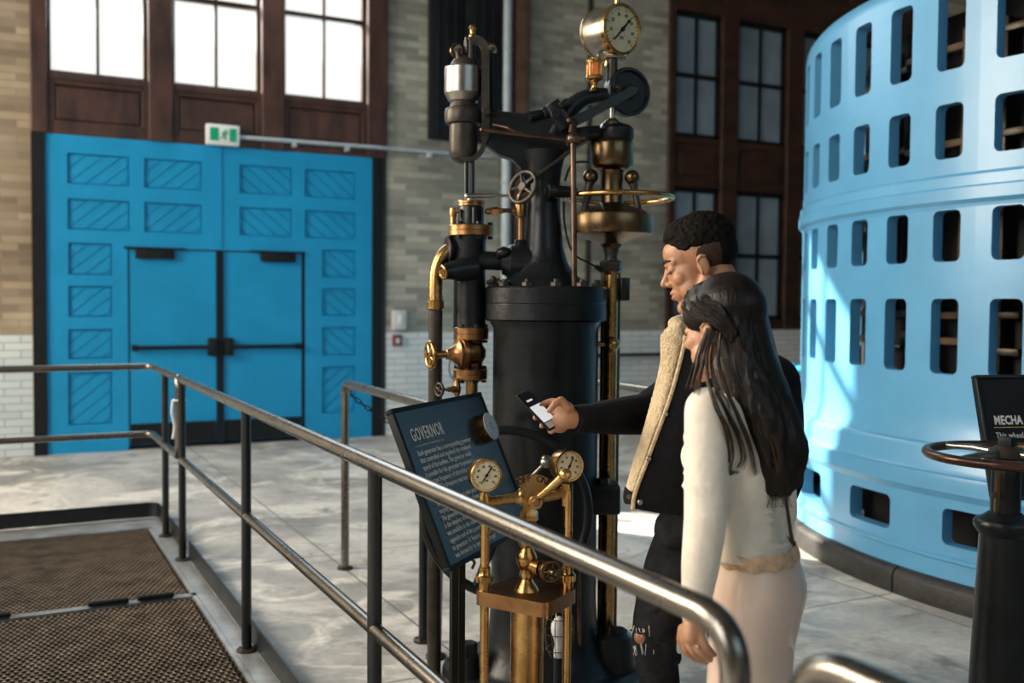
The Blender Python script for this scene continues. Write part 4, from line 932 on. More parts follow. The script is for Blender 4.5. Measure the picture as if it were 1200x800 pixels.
mb = MB(); CT = S(618, 586, .02); Lz = lev(L0, S(568, 590).z); Rz = lev(R0, S(664, 579).z); LC = S(572, 590, 0)
mb.tube([S(569, 589), S(612, 582, .01)], sp(6.2), 16); mb.tube([S(624, 584, .01), S(664, 577, .02)], sp(6.4), 16); obj('cross_pipe', mb, M_BRASS, gs)
mb = MB(); mb.sphere(S(612, 582, .01), sp(9), (.9, .9, 1.2)); mb.tube([S(604, 583, .01), S(632, 583, .01)], sp(8), 6); mb.lathe(S(620, 612, .01), UP, [(0, sp(8)), (.008, sp(11)), (.03, sp(11)), (.04, sp(8)), (.07, sp(8))], 6); obj('centre_tee', mb, M_BRASS, gs)
mb = MB(); mb.tube([S(664, 592, .02), S(664, 566, .02)], sp(7.2), 16); mb.tube([S(657, 578, .02), S(664, 577, .02)], sp(8), 16); mb.lathe(S(568, 594), UP, [(0, sp(7)), (.03, sp(7.4)), (.045, sp(4)), (.06, sp(4))], 16); obj('pipe_elbow', mb, M_BRASS, gs)
ga1 = (CR * .30 - CF * .95 + UP * .06).normalized()
gauge(gs, S(570, 557, -.03), ga1, sp(18.6), sp(18), M_BRASS, M_BRASS, 55)
ga2 = (CR * .42 - CF * .90 + UP * .06).normalized()
gauge(gs, S(667, 546, -.02), ga2, sp(18), sp(20), M_BRASS, M_BRASS, 62)
# ON/OFF quadrant
qa = (-CF * .96 + CR * .12 + UP * .14).normalized(); qc = S(624, 592, -.035); qu = (UP - qa * UP.dot(qa)).normalized(); qx = qu.cross(qa).normalized()
mb = MB(); poly = [qc + qx * -.012] + [qc + (qx * math.cos(R(a)) + qu * math.sin(R(a))) * sp(36) for a in range(122, 55, -6)] + [qc + qx * .012]; poly = poly[::-1]
mb.prism(poly, -qa * .008); qd = obj('lever_quadrant', mb, M_BRASS, gs, label='fan plate stamped OFF and ON')
def quad_text(s, ang, size):
    a = R(ang); p = qc + (qx * math.cos(a) + qu * math.sin(a)) * sp(28) + qa * .0007
    M = frame_m(p, qx, qu) @ Matrix.Rotation(a - math.pi / 2, 4, 'Z'); return text_mesh(s, size, M, .0004, 'CENTER', 1.0, 1.05, .0004)
mb = MB()
for s, a in (('O', 117), ('F', 106.5), ('F', 97), ('O', 73.5), ('N', 62)): t_ = quad_text(s, a, .026); mb.add(t_.v, t_.f)
obj('lettering', mb, M_BLACKM, qd, smooth=False, label='OFF ON')
mb = MB(); o = S(628, 587, -.07); e_ = S(662, 556, -.14); mb.tube([o, o.lerp(e_, .35), o.lerp(e_, .8), e_], [sp(6), sp(4.2), sp(4.6), sp(5)], 14); mb.sphere(e_, sp(7)); mb.sphere(e_ + CR * .006, sp(5.5)); mb.cyl(o + CF * .06, o - CF * .02, sp(8.5), n=24, ch=.003); lv = obj('lever', mb, M_BRASS, gs); mb = MB(); mb.hexnut(o - CF * .02, -CF, sp(5), .01); obj('lever_nut', mb, M_BRONZE, lv)
cv = S(617, 655); cvx = Vector((cv.x, cv.y, 0))
def vz(y): return S(617, y).z
mb = MB(); mb.lathe((cv.x, cv.y, vz(692)), UP, [(vz(y) - vz(692), sp(r)) for (y, r) in ((692, 15), (690, 14.5), (683, 9.5), (678, 7), (673, 8.5), (667, 7), (664, 9.5), (660, 11.5), (654, 12.5), (648, 11), (643, 8), (640, 7.5), (636, 10), (630, 10), (627, 6.5), (612, 6.5), (609, 6.5))], 24); obj('valve_body', mb, M_BRASS, gs)
o = S(618, 660); ax4 = (CR * .80 - CF * .60 - UP * .12).normalized(); hc = o + ax4 * .085; mb = MB(); mb.lathe(o, ax4, [(0, sp(8)), (.03, sp(8)), (.032, sp(9.5)), (.048, sp(9.5)), (.05, sp(6)), (.06, sp(3)), (.095, sp(3))], 16); vs_ = obj('valve_stem', mb, M_BRASS, gs)
mb = MB(); handwheel(mb, hc, (CR * .35 - CF * .93).normalized(), sp(11.5), sp(2.3), 6, sp(4)); obj('valve_handwheel', mb, M_BRASSD, vs_, label='dark brass handwheel')
mb = MB(); mb.tube([S(590, 614, .03), S(593, 627, .03)], sp(2.2), 10); obj('drain_nipple', mb, M_BRASS, gs)
# caged inspection lamp hanging behind the stand
il = thing('inspection_lamp', 'small bulb in a wire cage behind the brass column', 'lamp', (P(655, 790, 3.4).x, P(655, 790, 3.4).y, 0))
DI = 3.4; c = P(655, 735, DI)
def iz(y): return P(655, y, DI).z
ip = lambda r: r / FPX * DI
mb = MB(); mb.lathe((c.x, c.y, iz(772)), UP, [(iz(y) - iz(772), ip(r)) for (y, r) in ((772, 5), (769, 6), (764, 6), (756, 5), (749, 6), (742, 8.5), (736, 9.5), (730, 8.5), (725, 5.5), (722, 2))], 24); obj('bulb', mb, M_GREYBOX, il, label='pale bulb')
mb = MB(); mb.cyl((c.x, c.y, .0), (c.x, c.y, iz(770)), ip(6), n=16); mb.lathe((c.x, c.y, 0), UP, [(0, .05), (.012, .05), (.018, .02)], 20); obj('lamp_holder', mb, M_BLACKM, il)
mb = MB()
for k in range(8):
    a = 2 * math.pi * k / 8; u = Vector((math.cos(a), math.sin(a), 0)); mb.tube(bez([Vector((c.x, c.y, iz(y))) + u * ip(r) for (y, r) in ((770, 9), (760, 15), (740, 18), (722, 16), (710, 6))], 4), .0016, 6)
for (y, r) in ((760, 15), (740, 18), (722, 16)): mb.ring((c.x, c.y, iz(y)), UP, ip(r), .0016, 24, 6)
obj('wire_cage', mb, M_BRASSD, il)

# ================================================================== GOVERNOR SIGN
sc_, al, ta, SW, SH = Vector((1.374, 2.982, .994)), .696, .408, .658, .520
sx_ = Vector((math.cos(al), math.sin(al), 0)); sn0 = Vector((math.sin(al), -math.cos(al), 0))
sy_ = UP * math.cos(ta) - sn0 * math.sin(ta); sz_ = sx_.cross(sy_)
sg = thing('governor_sign', 'tilted navy information board headed GOVERNOR on black posts', 'sign', (sc_.x, sc_.y, 0))
SM = frame_m(sc_, sx_, sy_)
mb = MB(); mb.box((0, 0, -.008), (SW - .02, SH - .02, .016)); mb.v = [SM @ v for v in mb.v]; obj('board', mb, M_SIGN, sg, smooth=False)
mb = MB(); e = .016
for (cx, cy, w_, h_) in ((0, SH / 2 - e / 2, SW, e), (0, -SH / 2 + e / 2, SW, e), (-SW / 2 + e / 2, 0, e, SH - 2 * e), (SW / 2 - e / 2, 0, e, SH - 2 * e)): mb.box((cx, cy, -.010), (w_, h_, .026), None, .003)
mb.v = [SM @ v for v in mb.v]; obj('frame', mb, M_BLACKM, sg)
def line(s, x, y, size, sx=.72, sp_=1.0, bold=0.0): return text_mesh(s, size, SM @ Matrix.Translation((x, y, .0015)), .0006, 'LEFT', sx, sp_, bold)
lx = -SW / 2 + .062
mb = line('GOVERNOR', lx, SH / 2 - .115, .060, .60, 1.15, .0003); obj('heading', mb, M_WHITE, sg, smooth=False, label='GOVERNOR')
mb = MB(); mb.box((lx + .095, SH / 2 - .132, .001), (.20, .003, .002)); mb.v = [SM @ v for v in mb.v]; obj('heading_rule', mb, M_BRASS, sg, smooth=False)
txt = ['Each generator has a corresponding governor', 'that controlled and regulated the rotational', 'speed of the turbine. The governor made', 'it possible for the generator to produce a', 'constant frequency of alternating current', 'power. The frequency was measured', '', 'The governor has three main parts', 'varying speed of the turbine during the', 'The governor on display', 'is the simplest of the governors that', 'was available in the station at the', 'opposite end of the powerhouse next', 'to generator 11 features the style that', 'was known for its immense strength']
mb = MB()
for i, s in enumerate(txt):
    if s: t_ = line(s, lx, SH / 2 - .162 - i * .0235, .0238, .86); mb.add(t_.v, t_.f)
obj('body_text', mb, M_WHITE, sg, smooth=False, label='white paragraph text')
bc = SM @ Vector((SW / 2 - .098, SH / 2 - .135, 0)); mb = MB(); mb.lathe(bc, sz_, [(0, .052), (.034, .052), (.036, .050)], 40); bd = obj('badge', mb, M_BRASS, sg, label='round badge with brass edge')
mb = MB(); mb.lathe(bc, sz_, [(.0355, .0495), (.038, .049)], 40); obj('badge_face', mb, M_SIGNW, bd)
mb = MB(); M2 = frame_m(bc + sz_ * .0385, sx_, sy_)
M_BADGE = pm('badge_blue', (.32, .42, .54), .5, 0, .1)
mb.ring(bc + sz_ * .0382, sz_, .036, .0012, 40, 6); mb.ring(bc + sz_ * .0382, sz_, .0465, .001, 40, 6)
for k in range(9):
    a = 2 * math.pi * k / 9; p = lambda r, q: M2 @ Vector((r * math.cos(q), r * math.sin(q), 0)); mb.tube(bez([p(.006, a), p(.018, a + .35), p(.030, a + .1)], 4), .0016, 6); pass
for k in range(24):
    a = 2 * math.pi * k / 24; mb.tube([M2 @ Vector((r * math.cos(a), r * math.sin(a), 0)) for r in (.039, .044)], .0011, 5)
obj('badge_pattern', mb, M_BADGE, bd, label='blue-grey ring pattern')
for (u, dn) in ((-.155, 0), (-.105, 0)):
    p = SM @ Vector((u, -SH / 2 + .10, -.035)); mb = MB(); q = SM @ Vector((u, -SH / 2 + .02, -.02))
    mb.tube([Vector((p.x, p.y, .012)), Vector((p.x, p.y, p.z + .08))], .0155, 4); mb.box((p.x, p.y, .007), (.09, .09, .014), Matrix.Rotation(al, 3, 'Z'), .003); obj('leg', mb, M_PIPED, sg)
mb = MB(); p = SM @ Vector((-.13, -SH / 2 + .16, -.03)); mb.box(p, (.14, .10, .012), SM.to_3x3(), .002); obj('mounting_plate', mb, M_PIPED, sg)

# ================================================================== VALVE PEDESTAL AT THE RIGHT, AND ITS SIGN
DV = 3.2
vp = thing('valve_pedestal', 'black cast pedestal with a horizontal bronze handwheel at the right edge', 'valve stand', (P(1178, 800, DV).x, P(1178, 800, DV).y, 0))
vc = P(1178, 600, DV); vv = lambda y: P(1178, y, DV).z; vr = lambda r: r / FPX * DV
def vlat(mb, prof, n=40): z0 = vv(prof[0][0]); mb.lathe((vc.x, vc.y, z0), UP, [(vv(y) - z0, vr(r)) for (y, r) in prof], n)
mb = MB(); vlat(mb, [(926, 60), (918, 60), (914, 56), (905, 40), (880, 37), (800, 34.5), (625, 27.5)]); obj('pedestal_body', mb, M_BLACK, vp)
mb = MB(); vlat(mb, [(626, 28), (622, 31), (617, 34), (612, 34.5), (608, 32), (606, 26), (603, 22), (600, 18)]); obj('collar', mb, M_BLACK, vp)
mb = MB(); vlat(mb, [(604, 16.5), (540, 16), (536, 14)]); obj('neck', mb, M_BLACK, vp)
mb = MB(); q = vc - CR * vr(13) - CF * .02; mb.box((q.x, q.y, (vv(603) + vv(543)) / 2), (vr(6), .02, vv(543) - vv(603)), Matrix.Rotation(-YAW, 3, 'Z'), .003); mb.hexnut((q.x - CR.x * .01, q.y - CR.y * .01, vv(578)), -CF, .01, .012); obj('indicator_strip', mb, M_BRASSD, vp)
hz = vv(533); mb = MB(); wr = vr(87); mb.ring((vc.x, vc.y, hz), UP, wr, vr(5.6), 72, 12); hw_ = obj('handwheel', mb, M_COPPER, vp, label='bronze brown handwheel rim')
for k in range(4):
    a = R(28) + k * math.pi / 2; u = CR * math.cos(a) + CF * math.sin(a); mb = MB(); c0 = Vector((vc.x, vc.y, hz + .006)); mb.tube([c0 + u * vr(12), c0 + u * vr(45) + UP * .004, c0 + u * vr(86) - UP * .004], [vr(5), vr(4), vr(3.6)], 10); obj('spoke', mb, M_STEEL, hw_)
mb = MB(); vlat(mb, [(540, 14), (534, 20), (528, 20), (524, 15), (521, 10)], 28); obj('hub', mb, M_SATIN, hw_)
mb = MB(); mb.box((vc.x + .002, vc.y, vv(518)), (vr(16), vr(16), vr(13)), Matrix.Rotation(R(12), 3, 'Z'), .003); obj('square_nut', mb, M_BLACKM, hw_, label='black square nut')
DN = 3.62
ms = thing('mechanism_sign', 'black information sign headed MECHA behind the pedestal at the right edge', 'sign', (P(1225, 800, DN).x, P(1225, 800, DN).y, 0))
bl = P(1164, 587, DN - .10); mx = (CR * .985 + CF * .17).normalized(); MW = .44
my = (UP * .96 + (CF * .985 - CR * .17).normalized() * .28).normalized(); MHt = .455; MM = frame_m(bl, mx, my)
mb = MB(); mb.box((MW / 2, MHt / 2, -.008), (MW - .01, MHt - .01, .014)); mb.v = [MM @ v for v in mb.v]; obj('board', mb, M_BLACKM, ms, smooth=False)
mb = MB()
for (cx, cy, w_, h_) in ((MW / 2, MHt - .007, MW, .014), (MW / 2, .007, MW, .014), (.007, MHt / 2, .014, MHt - .028), (MW - .007, MHt / 2, .014, MHt - .028)): mb.box((cx, cy, -.006), (w_, h_, .03), None, .003)
mb.v = [MM @ v for v in mb.v]; obj('frame', mb, M_BLACK, ms)
def ml(s, x, y, size, sx=.8, b=0.0): return text_mesh(s, size, MM @ Matrix.Translation((x, y, .001)), .0006, 'LEFT', sx, 1.05, b)
mb = ml('MECHA', .052, MHt * .60, .045, .72, .0014); obj('heading', mb, M_WHITE, ms, smooth=False, label='MECHA')
mb = MB(); mb.box((.045 + .17, MHt * .575, .001), (.34, .003, .002)); mb.v = [MM @ v for v in mb.v]; obj('heading_rule', mb, M_BRASS, ms, smooth=False)
mb = ml('This wheel', .05, MHt * .49, .030); t_ = ml('on the', .075, MHt * .405, .030); mb.add(t_.v, t_.f); obj('body_text', mb, M_WHITE, ms, smooth=False, label='white text beginning This wheel')
for u in (.12, MW - .12):
    p = MM @ Vector((u, .05, -.03)); mb = MB(); mb.tube([Vector((p.x, p.y, .012)), p + UP * .1], .016, 4); mb.box((p.x, p.y, .007), (.09, .09, .014), None, .003); obj('leg', mb, M_PIPED, ms)
# ================================================================== PEOPLE
M_SKINM = pm('skin_warm', (.37, .18, .098), .48, 0, .08, 18, .05, 220, sub=.12, rvar=.06)
M_SKINW = pm('skin_light_warm', (.43, .215, .12), .45, 0, .06, 18, .04, 220, sub=.12, rvar=.06)
M_CURLS = pm('black_curly_hair', (.006, .0045, .004), .8, 0, .5, 60, .3, 200, spec=.1)
M_FADE = pm('short_faded_hair', (.040, .023, .015), .8, 0, .4, 90, .2, 300, spec=.2)
M_HAIRW = pm('dark_brown_hair', (.006, .0042, .0036), .38, 0, .3, 30, .25, 160, col2=(.011, .007, .005), stretch=(1, 1, .12), spec=.22)
M_HAIRL = pm('brown_hair_strand', (.016, .010, .007), .36, 0, .3, 30, .1, 160, col2=(.075, .042, .024), stretch=(1, 1, .12), spec=.35)
M_JACKET = pm('black_corduroy', (.006, .006, .008), .85, 0, .3, 30, .25, 120, sheen=.03, spec=.15)
M_SHERPA = pm('cream_sherpa', (.50, .37, .21), .95, 0, .2, 40, .9, 130, col2=(.66, .52, .33), sheen=.3)
M_TEE = pm('black_cotton', (.006, .006, .008), .85, 0, .2, 20, .1, 90, spec=.15)
M_JEANS = pm('black_denim', (.008, .0085, .010), .85, 0, .5, 16, .3, 110, col2=(.026, .027, .030), spec=.15)
M_KNIT = pm('cream_fuzzy_knit', (.72, .64, .53), .95, 0, .06, 30, .3, 320, col2=(.80, .73, .63), sheen=.5)
M_SATINC = pm('champagne_satin', (.66, .51, .42), .22, .0, .05, 4, .14, 9, rvar=.05, sheen=.1)
M_LACE = pm('tan_lace', (.60, .40, .25), .6, 0, .25, 40, .3, 150)
M_BROW = pm('dark_brow', (.012, .008, .006), .7)
M_LIPM = pm('lip', (.30, .11, .075), .42, 0, .08)
M_SOLE = pm('shoe_leather', (.03, .02, .015), .5, 0, .2)

def remesh(name, mb, voxel, it=6, fac=.5):
    me = bpy.data.meshes.new(name); me.from_pydata(mb.v, [], mb.f); me.update()
    b = bmesh.new(); b.from_mesh(me); bmesh.ops.recalc_face_normals(b, faces=b.faces); b.to_mesh(me); b.free()
    o = bpy.data.objects.new(name, me); COL.objects.link(o)
    r_ = o.modifiers.new('r', 'REMESH'); r_.mode = 'VOXEL'; r_.voxel_size = voxel
    if it: s_ = o.modifiers.new('s', 'SMOOTH'); s_.iterations = it; s_.factor = fac
    dg = bpy.context.evaluated_depsgraph_get(); out = bpy.data.meshes.new_from_object(o.evaluated_get(dg)); out.name = name
    bpy.data.objects.remove(o); bpy.data.meshes.remove(me); return out
def capsule(mb, pts, rs, n=16, sm=0):
    """limb: tapered, rounded at both ends and at every joint"""
    if sm:
        P0 = bez(pts, sm); full = []
        for i in range(len(rs) - 1): full += [rs[i] + (rs[i + 1] - rs[i]) * k / sm for k in range(sm)]
        pts, rs = P0, full + [rs[-1]]
    pts = [Vector(p) for p in pts]
    for i in range(len(pts) - 1): mb.tube([pts[i], pts[i + 1]], [rs[i], rs[i + 1]], n)
    for p, r in zip(pts, rs): mb.sphere(p, r, u=n, v=max(6, n // 2))
def loft(mb, rings, n=40, pw=2.0):
    """rings: (centre, axis a, half a, axis b, half b); closed top and bottom"""
    rows = []
    for (c, a, ha, b_, hb) in rings:
        row = []
        for k in range(n):
            q = 2 * math.pi * k / n; cs, sn = math.cos(q), math.sin(q)
            cs = math.copysign(abs(cs) ** (2 / pw), cs); sn = math.copysign(abs(sn) ** (2 / pw), sn)
            row.append(Vector(c) + a * ha * cs + b_ * hb * sn)
        rows.append(row)
    mb.grid(rows, True); mb.add(rows[0], [tuple(range(n))[::-1]]); mb.add(rows[-1], [tuple(range(n))])
def smooth_rings(rings, n=4):
    """interpolate loft rings (centres and half widths) smoothly"""
    cs = bez([r[0] for r in rings], n); ws = bez([(r[2], r[4], 0) for r in rings], n); out = []
    for i, c in enumerate(cs):
        r = rings[min(i // n, len(rings) - 1)]; out.append((c, r[1], ws[i].x, r[3], ws[i].y))
    return out
class Head:
    def __init__(s, c, fwd, pitch, scale, tilt=0.0):
        f0 = fwd.normalized(); s.r = f0.cross(UP).normalized()      # the person's right
        q = Quaternion(s.r, -pitch); s.f = q @ f0; s.u = q @ UP
        if tilt: q = Quaternion(s.f, tilt); s.r = q @ s.r; s.u = q @ s.u
        s.c = Vector(c); s.k = scale; s.rot = Matrix((s.r, s.f, s.u)).transposed()
    def __call__(s, x, y, z): return s.c + (s.r * x + s.f * y + s.u * z) * s.k
    def ell(s, mb, c, r, u=24, v=16): mb.sphere(s(*c), 1.0, [q * s.k for q in r], s.rot, u, v)
    def cap(s, mb, pts, rs, n=12): capsule(mb, [s(*p) for p in pts], [r * s.k for r in rs], n)
def head_shape(mb, h, male):
    h.ell(mb, (0, -.014, .045), (.073, .089, .083)); h.ell(mb, (0, .030, .040), (.062, .058, .060)); h.ell(mb, (0, .035, -.02), (.057, .058, .080))
    h.ell(mb, (0, .050, .045), (.050, .043, .040))
    jw = .054 if male else .048
    for q in (-1, 1):
        h.cap(mb, [(q * jw, -.005, -.045), (q * (jw - .006), .022, -.082), (q * .016, .070, -.104)], [.020, .020, .017])
        h.ell(mb, (q * .036, .058, -.024), (.023, .024, .024)); h.ell(mb, (q * .036, .036, -.058), (.026, .034, .034))
        h.cap(mb, [(q * .044, .066, .022), (q * .014, .086, .020)], [.009, .010])
        h.ell(mb, (q * .031, .0745, .004), (.0155, .014, .0115))
        h.ell(mb, (q * .0115, .094, -.033), (.009, .011, .0085))
        h.ell(mb, (q * .073, -.008, -.008), (.009, .017, .028))
    h.cap(mb, [(0, .086, .014), (0, .098, -.010), (0, .110, -.027)], [.0085, .0088, .0105])
    h.ell(mb, (0, .070, -.062), (.030, .024, .028)); h.cap(mb, [(0, .076, -.104), (0, .072, -.112)], [.018, .015])
    h.cap(mb, [(-.020, .082, -.060), (0, .0925, -.056), (.020, .082, -.060)], [.0055, .0075, .0055]); h.cap(mb, [(-.016, .082, -.069), (0, .0905, -.071), (.016, .082, -.069)], [.006, .0085, .006])
def face_parts(h, parent, skin, lip):
    for q in (-1, 1): mb = MB(); h.cap(mb, [(q * .013, .0965, .026), (q * .030, .0915, .032), (q * .047, .073, .027)], [.0028, .0038, .002], 8); obj('eyebrow', mb, M_BROW, parent)
    for q in (-1, 1): mb = MB(); h.cap(mb, [(q * .018, .0870, -.0015), (q * .030, .0905, -.0045), (q * .044, .0805, -.001)], [.0012, .0020, .0012], 8); obj('eyelash', mb, M_BROW, parent)
    mb = MB(); h.cap(mb, [(-.019, .0850, -.0605), (0, .0955, -.0570), (.019, .0850, -.0605)], [.0035, .0058, .0035], 10); h.cap(mb, [(-.015, .0845, -.0685), (0, .0940, -.0710), (.015, .0845, -.0685)], [.004, .0066, .004], 10); obj('lips', mb, lip, parent)
    for q in (-1, 1): mb = MB(); h.cap(mb, [(q * .0795, -.018, .014), (q * .0815, -.008, .017), (q * .0795, .005, .006), (q * .080, -.002, -.012), (q * .077, .0, -.028)], [.0032, .0035, .003, .0028, .004], 8); obj('ear_fold', mb, skin, parent)

# ---------------------------------------------------------------- the man
DP = 2.93
man = thing('person', 'man in black jacket with cream fleece lining, looking down at a phone', 'person', (P(850, 800, 3.0).x, P(850, 800, 3.0).y, 0))
mf = (-CR * .87 - CF * .5).normalized(); ml_ = UP.cross(mf)
mh = Head(P(821, 309, DP), (-CR * .97 + CF * .22), R(16), 1.08)
body = MB(); head_shape(body, mh, True)
capsule(body, [mh(0, -.030, -.05), P(843, 372, DP + .02), P(850, 405, DP + .05)], [.060, .060, .068], 20)
J = lambda x, y, d=0.0: P(x, y, 3.0 + d)
loft(body, smooth_rings([(J(850, 400), ml_, .07, mf, .07), (J(858, 425), ml_, .17, mf, .09), (J(860, 490), ml_, .19, mf, .115), (J(854, 560), ml_, .17, mf, .11), (J(850, 620), ml_, .17, mf, .11), (J(846, 660), ml_, .15, mf, .10)]))
sh = J(823, 448, .15); el = P(757, 485, 3.02); wr = P(676, 491, 2.86)
capsule(body, [sh, el], [.058, .042], 16); capsule(body, [el, el.lerp(wr, .35), wr], [.042, .042, .028], 16)
shl = J(902, 450, -.14); ell_ = J(915, 560, -.10); wrl = J(885, 655, -.16)
capsule(body, [shl, ell_], [.058, .042], 16); capsule(body, [ell_, wrl], [.042, .028], 16); capsule(body, [wrl, J(880, 690, -.17)], [.030, .026], 12)
for i in range(4): capsule(body, [J(876 + i * 5, 690, -.19 + i * .012), J(875 + i * 5, 715, -.19 + i * .012), J(879 + i * 5, 730, -.18 + i * .012)], [.009, .0085, .007], 8)
capsule(body, [J(874, 672, -.19), J(868, 695, -.20), J(870, 708, -.2)], [.012, .01, .008], 8)
LEG1 = [P(812, 618, 2.95), P(790, 668, 2.92), P(767, 742, 2.88), P(773, 800, 2.92), P(786, 955, 2.98)]
LEG2 = [P(868, 620, 2.90), P(864, 700, 2.86), P(862, 765, 2.85), P(868, 820, 2.90), P(876, 968, 2.95)]
for L_ in (LEG1, LEG2):
    capsule(body, L_, [.075, .07, .05, .048, .036], 16, 3); a = L_[-1]; capsule(body, [a, Vector((a.x, a.y, .05)), Vector((a.x, a.y, .045)) + mf * .15], [.036, .045, .035], 12)
# right hand closed round the phone
HD = 2.85
def H_(x, y, d=0.0): return P(x, y, HD + d)
capsule(body, [wr, H_(664, 490, .0), H_(659, 492, .005)], [.028, .031, .030], 14); capsule(body, [H_(664, 480, -.005), H_(656, 497, .015)], [.024, .026], 14); capsule(body, [H_(657, 476, .0), H_(655, 500, .02)], [.017, .016], 12)
capsule(body, [H_(665, 478, -.02), H_(657.5, 469, -.025), H_(650, 473.5, -.035), H_(643.5, 481, -.038)], [.015, .0125, .0105, .0085], 12)          # thumb on the screen
FG = [[(660, 474, .03), (648, 470, .055), (636, 474, .05), (631, 477, .035)], [(657, 484, .04), (643, 484, .06), (631, 487, .045), (627.5, 489.5, .022)],
      [(655, 493, .035), (645, 494, .055), (637, 497, .04), (635, 499, .018)], [(655, 500, .03), (650, 502, .045), (645, 504, .03), (646.5, 505.5, .012)]]
for fg in FG: capsule(body, [H_(*p) for p in fg], [.0115, .0105, .0095, .0085], 10, 3)
link('body', remesh('body', body, .0036, 4), M_SKINM, man)
face_parts(mh, man, M_SKINM, M_LIPM)
hb_ = MB(); mh.ell(hb_, (0, -.018, .062), (.0755, .0905, .075)); mh.ell(hb_, (0, .020, .080), (.058, .058, .051)); mh.ell(hb_, (0, -.052, .030), (.067, .058, .060))
rnd = random.Random(3)
for k in range(1500):
    a = rnd.uniform(0, 2 * math.pi); z = rnd.uniform(-.25, 1); rr = math.sqrt(max(0, 1 - z * z)); u = (math.cos(a) * rr, math.sin(a) * rr, z)
    hb_.sphere(mh(.0765 * u[0], -.018 + .0915 * u[1], .062 + .076 * u[2]), .0042 * rnd.uniform(.7, 1.3), u=6, v=4)
for k in range(350):
    a = rnd.uniform(.2, math.pi - .2); z = rnd.uniform(0.1, 1); rr = math.sqrt(max(0, 1 - z * z)); u = (math.cos(a) * rr, math.sin(a) * rr, z)
    hb_.sphere(mh(.059 * u[0], .020 + .059 * u[1], .080 + .052 * u[2]), .0042 * rnd.uniform(.7, 1.3), u=6, v=4)
link('hair', remesh('hair', hb_, .0032, 1), M_CURLS, man)
fd = MB(); mh.ell(fd, (0, -.026, .030), (.0754, .0775, .062)); link('faded_sides', remesh('faded_sides', fd, .004, 3), M_FADE, man)
# jacket: body, sleeves, open front panels, fleece
jk = MB()
loft(jk, smooth_rings([(J(847, 384, -.035), ml_, .088, mf, .095), (J(849, 402, -.02), ml_, .10, mf, .10), (J(855, 420), ml_, .18, mf, .105), (J(861, 448), ml_, .225, mf, .135), (J(862, 495), ml_, .235, mf, .15), (J(857, 550), ml_, .225, mf, .15), (J(852, 601), ml_, .215, mf, .145)]))
capsule(jk, [sh, sh.lerp(el, .5), el], [.085, .076, .064], 20); capsule(jk, [el, el.lerp(wr, .5), P(681, 491, 2.868)], [.064, .054, .039], 20)

capsule(jk, [shl, ell_], [.088, .066], 20); capsule(jk, [ell_, wrl], [.066, .042], 20)
link('jacket', remesh('jacket', jk, .007, 5), M_JACKET, man)
mb = MB(); a = P(678, 491, 2.864); dr = (wr - el).normalized(); mb.lathe(a - dr * .03, dr, [(0, .040), (.004, .043), (.04, .041), (.046, .038), (.046, .030)], 28); obj('cuff', mb, M_JACKET, man)
def ribbon(mb, rows, th):
    """thick curved strip through rows of points"""
    front = rows; n = len(rows[0]); back = []
    for i, r_ in enumerate(rows):
        b_ = []
        for k, p in enumerate(r_):
            du = r_[min(k + 1, n - 1)] - r_[max(k - 1, 0)]; dv = rows[min(i + 1, len(rows) - 1)][k] - rows[max(i - 1, 0)][k]
            nn = du.cross(dv); nn = nn.normalized() if nn.length > 0 else CF
            if nn.dot(CF) < 0: nn = -nn
            b_.append(p + nn * th)
        back.append(b_)
    mb.grid(front); mb.grid(back)
    m_ = len(rows)
    edge = [front[0][k] for k in range(n)] + [front[i][n - 1] for i in range(1, m_)] + [front[m_ - 1][k] for k in range(n - 2, -1, -1)] + [front[i][0] for i in range(m_ - 2, 0, -1)]
    edgb = [back[0][k] for k in range(n)] + [back[i][n - 1] for i in range(1, m_)] + [back[m_ - 1][k] for k in range(n - 2, -1, -1)] + [back[i][0] for i in range(m_ - 2, 0, -1)]
    mb.grid([edge, edgb], True)
def strip(left, right, n, bulge, m=8):
    """rows between two edge curves, bulged towards the viewer"""
    Lc = bez(left, m); Rc = bez(right, m); rows = []
    for a, b_ in zip(Lc, Rc):
        rows.append([a.lerp(b_, k / n) - CF * bulge * math.sin(math.pi * k / n) for k in range(n + 1)])
    return rows
shL = [P(789, 377, 2.86), P(774, 392, 2.86), P(772, 425, 2.86), P(758, 484, 2.85), P(741, 540, 2.84), P(732, 572, 2.83)]
shR = [P(800, 377, 2.84), P(801, 394, 2.83), P(798, 412, 2.83), P(782, 467, 2.81), P(759, 529, 2.79), P(742, 576, 2.78)]
mb = MB(); ribbon(mb, strip(shL, shR, 8, .012), .018); link('fleece_lining', remesh('fleece_lining', mb, .005, 3), M_SHERPA, man)['label'] = 'cream fleece lining of the open front'
mb = MB(); tip = [P(732, 570, 2.83), P(730, 582, 2.825), P(732, 590, 2.82)]; tip2 = [P(743, 574, 2.78), P(742, 584, 2.78), P(741, 591, 2.78)]; ribbon(mb, strip(tip, tip2, 3, .004, 3), .016); tb = obj('front_corner', mb, M_JACKET, man)
mb = MB(); mb.cyl(P(737, 582, 2.795), P(737, 582, 2.79), .0065, n=16); obj('snap', mb, M_STEEL, tb)
nL = [P(801, 395, 2.825), P(798, 413, 2.82), P(783, 467, 2.80), P(760, 530, 2.78), P(743, 576, 2.77), P(740, 596, 2.77)]
nR = [P(834, 400, 2.84), P(838, 420, 2.82), P(838, 470, 2.80), P(832, 530, 2.78), P(824, 578, 2.78), P(822, 607, 2.79)]
mb = MB(); ribbon(mb, strip(nL, nR, 8, .02), .014); fp = link('front_panel', remesh('front_panel', mb, .005, 3), M_JACKET, man); fp['label'] = 'black front panel with snaps'
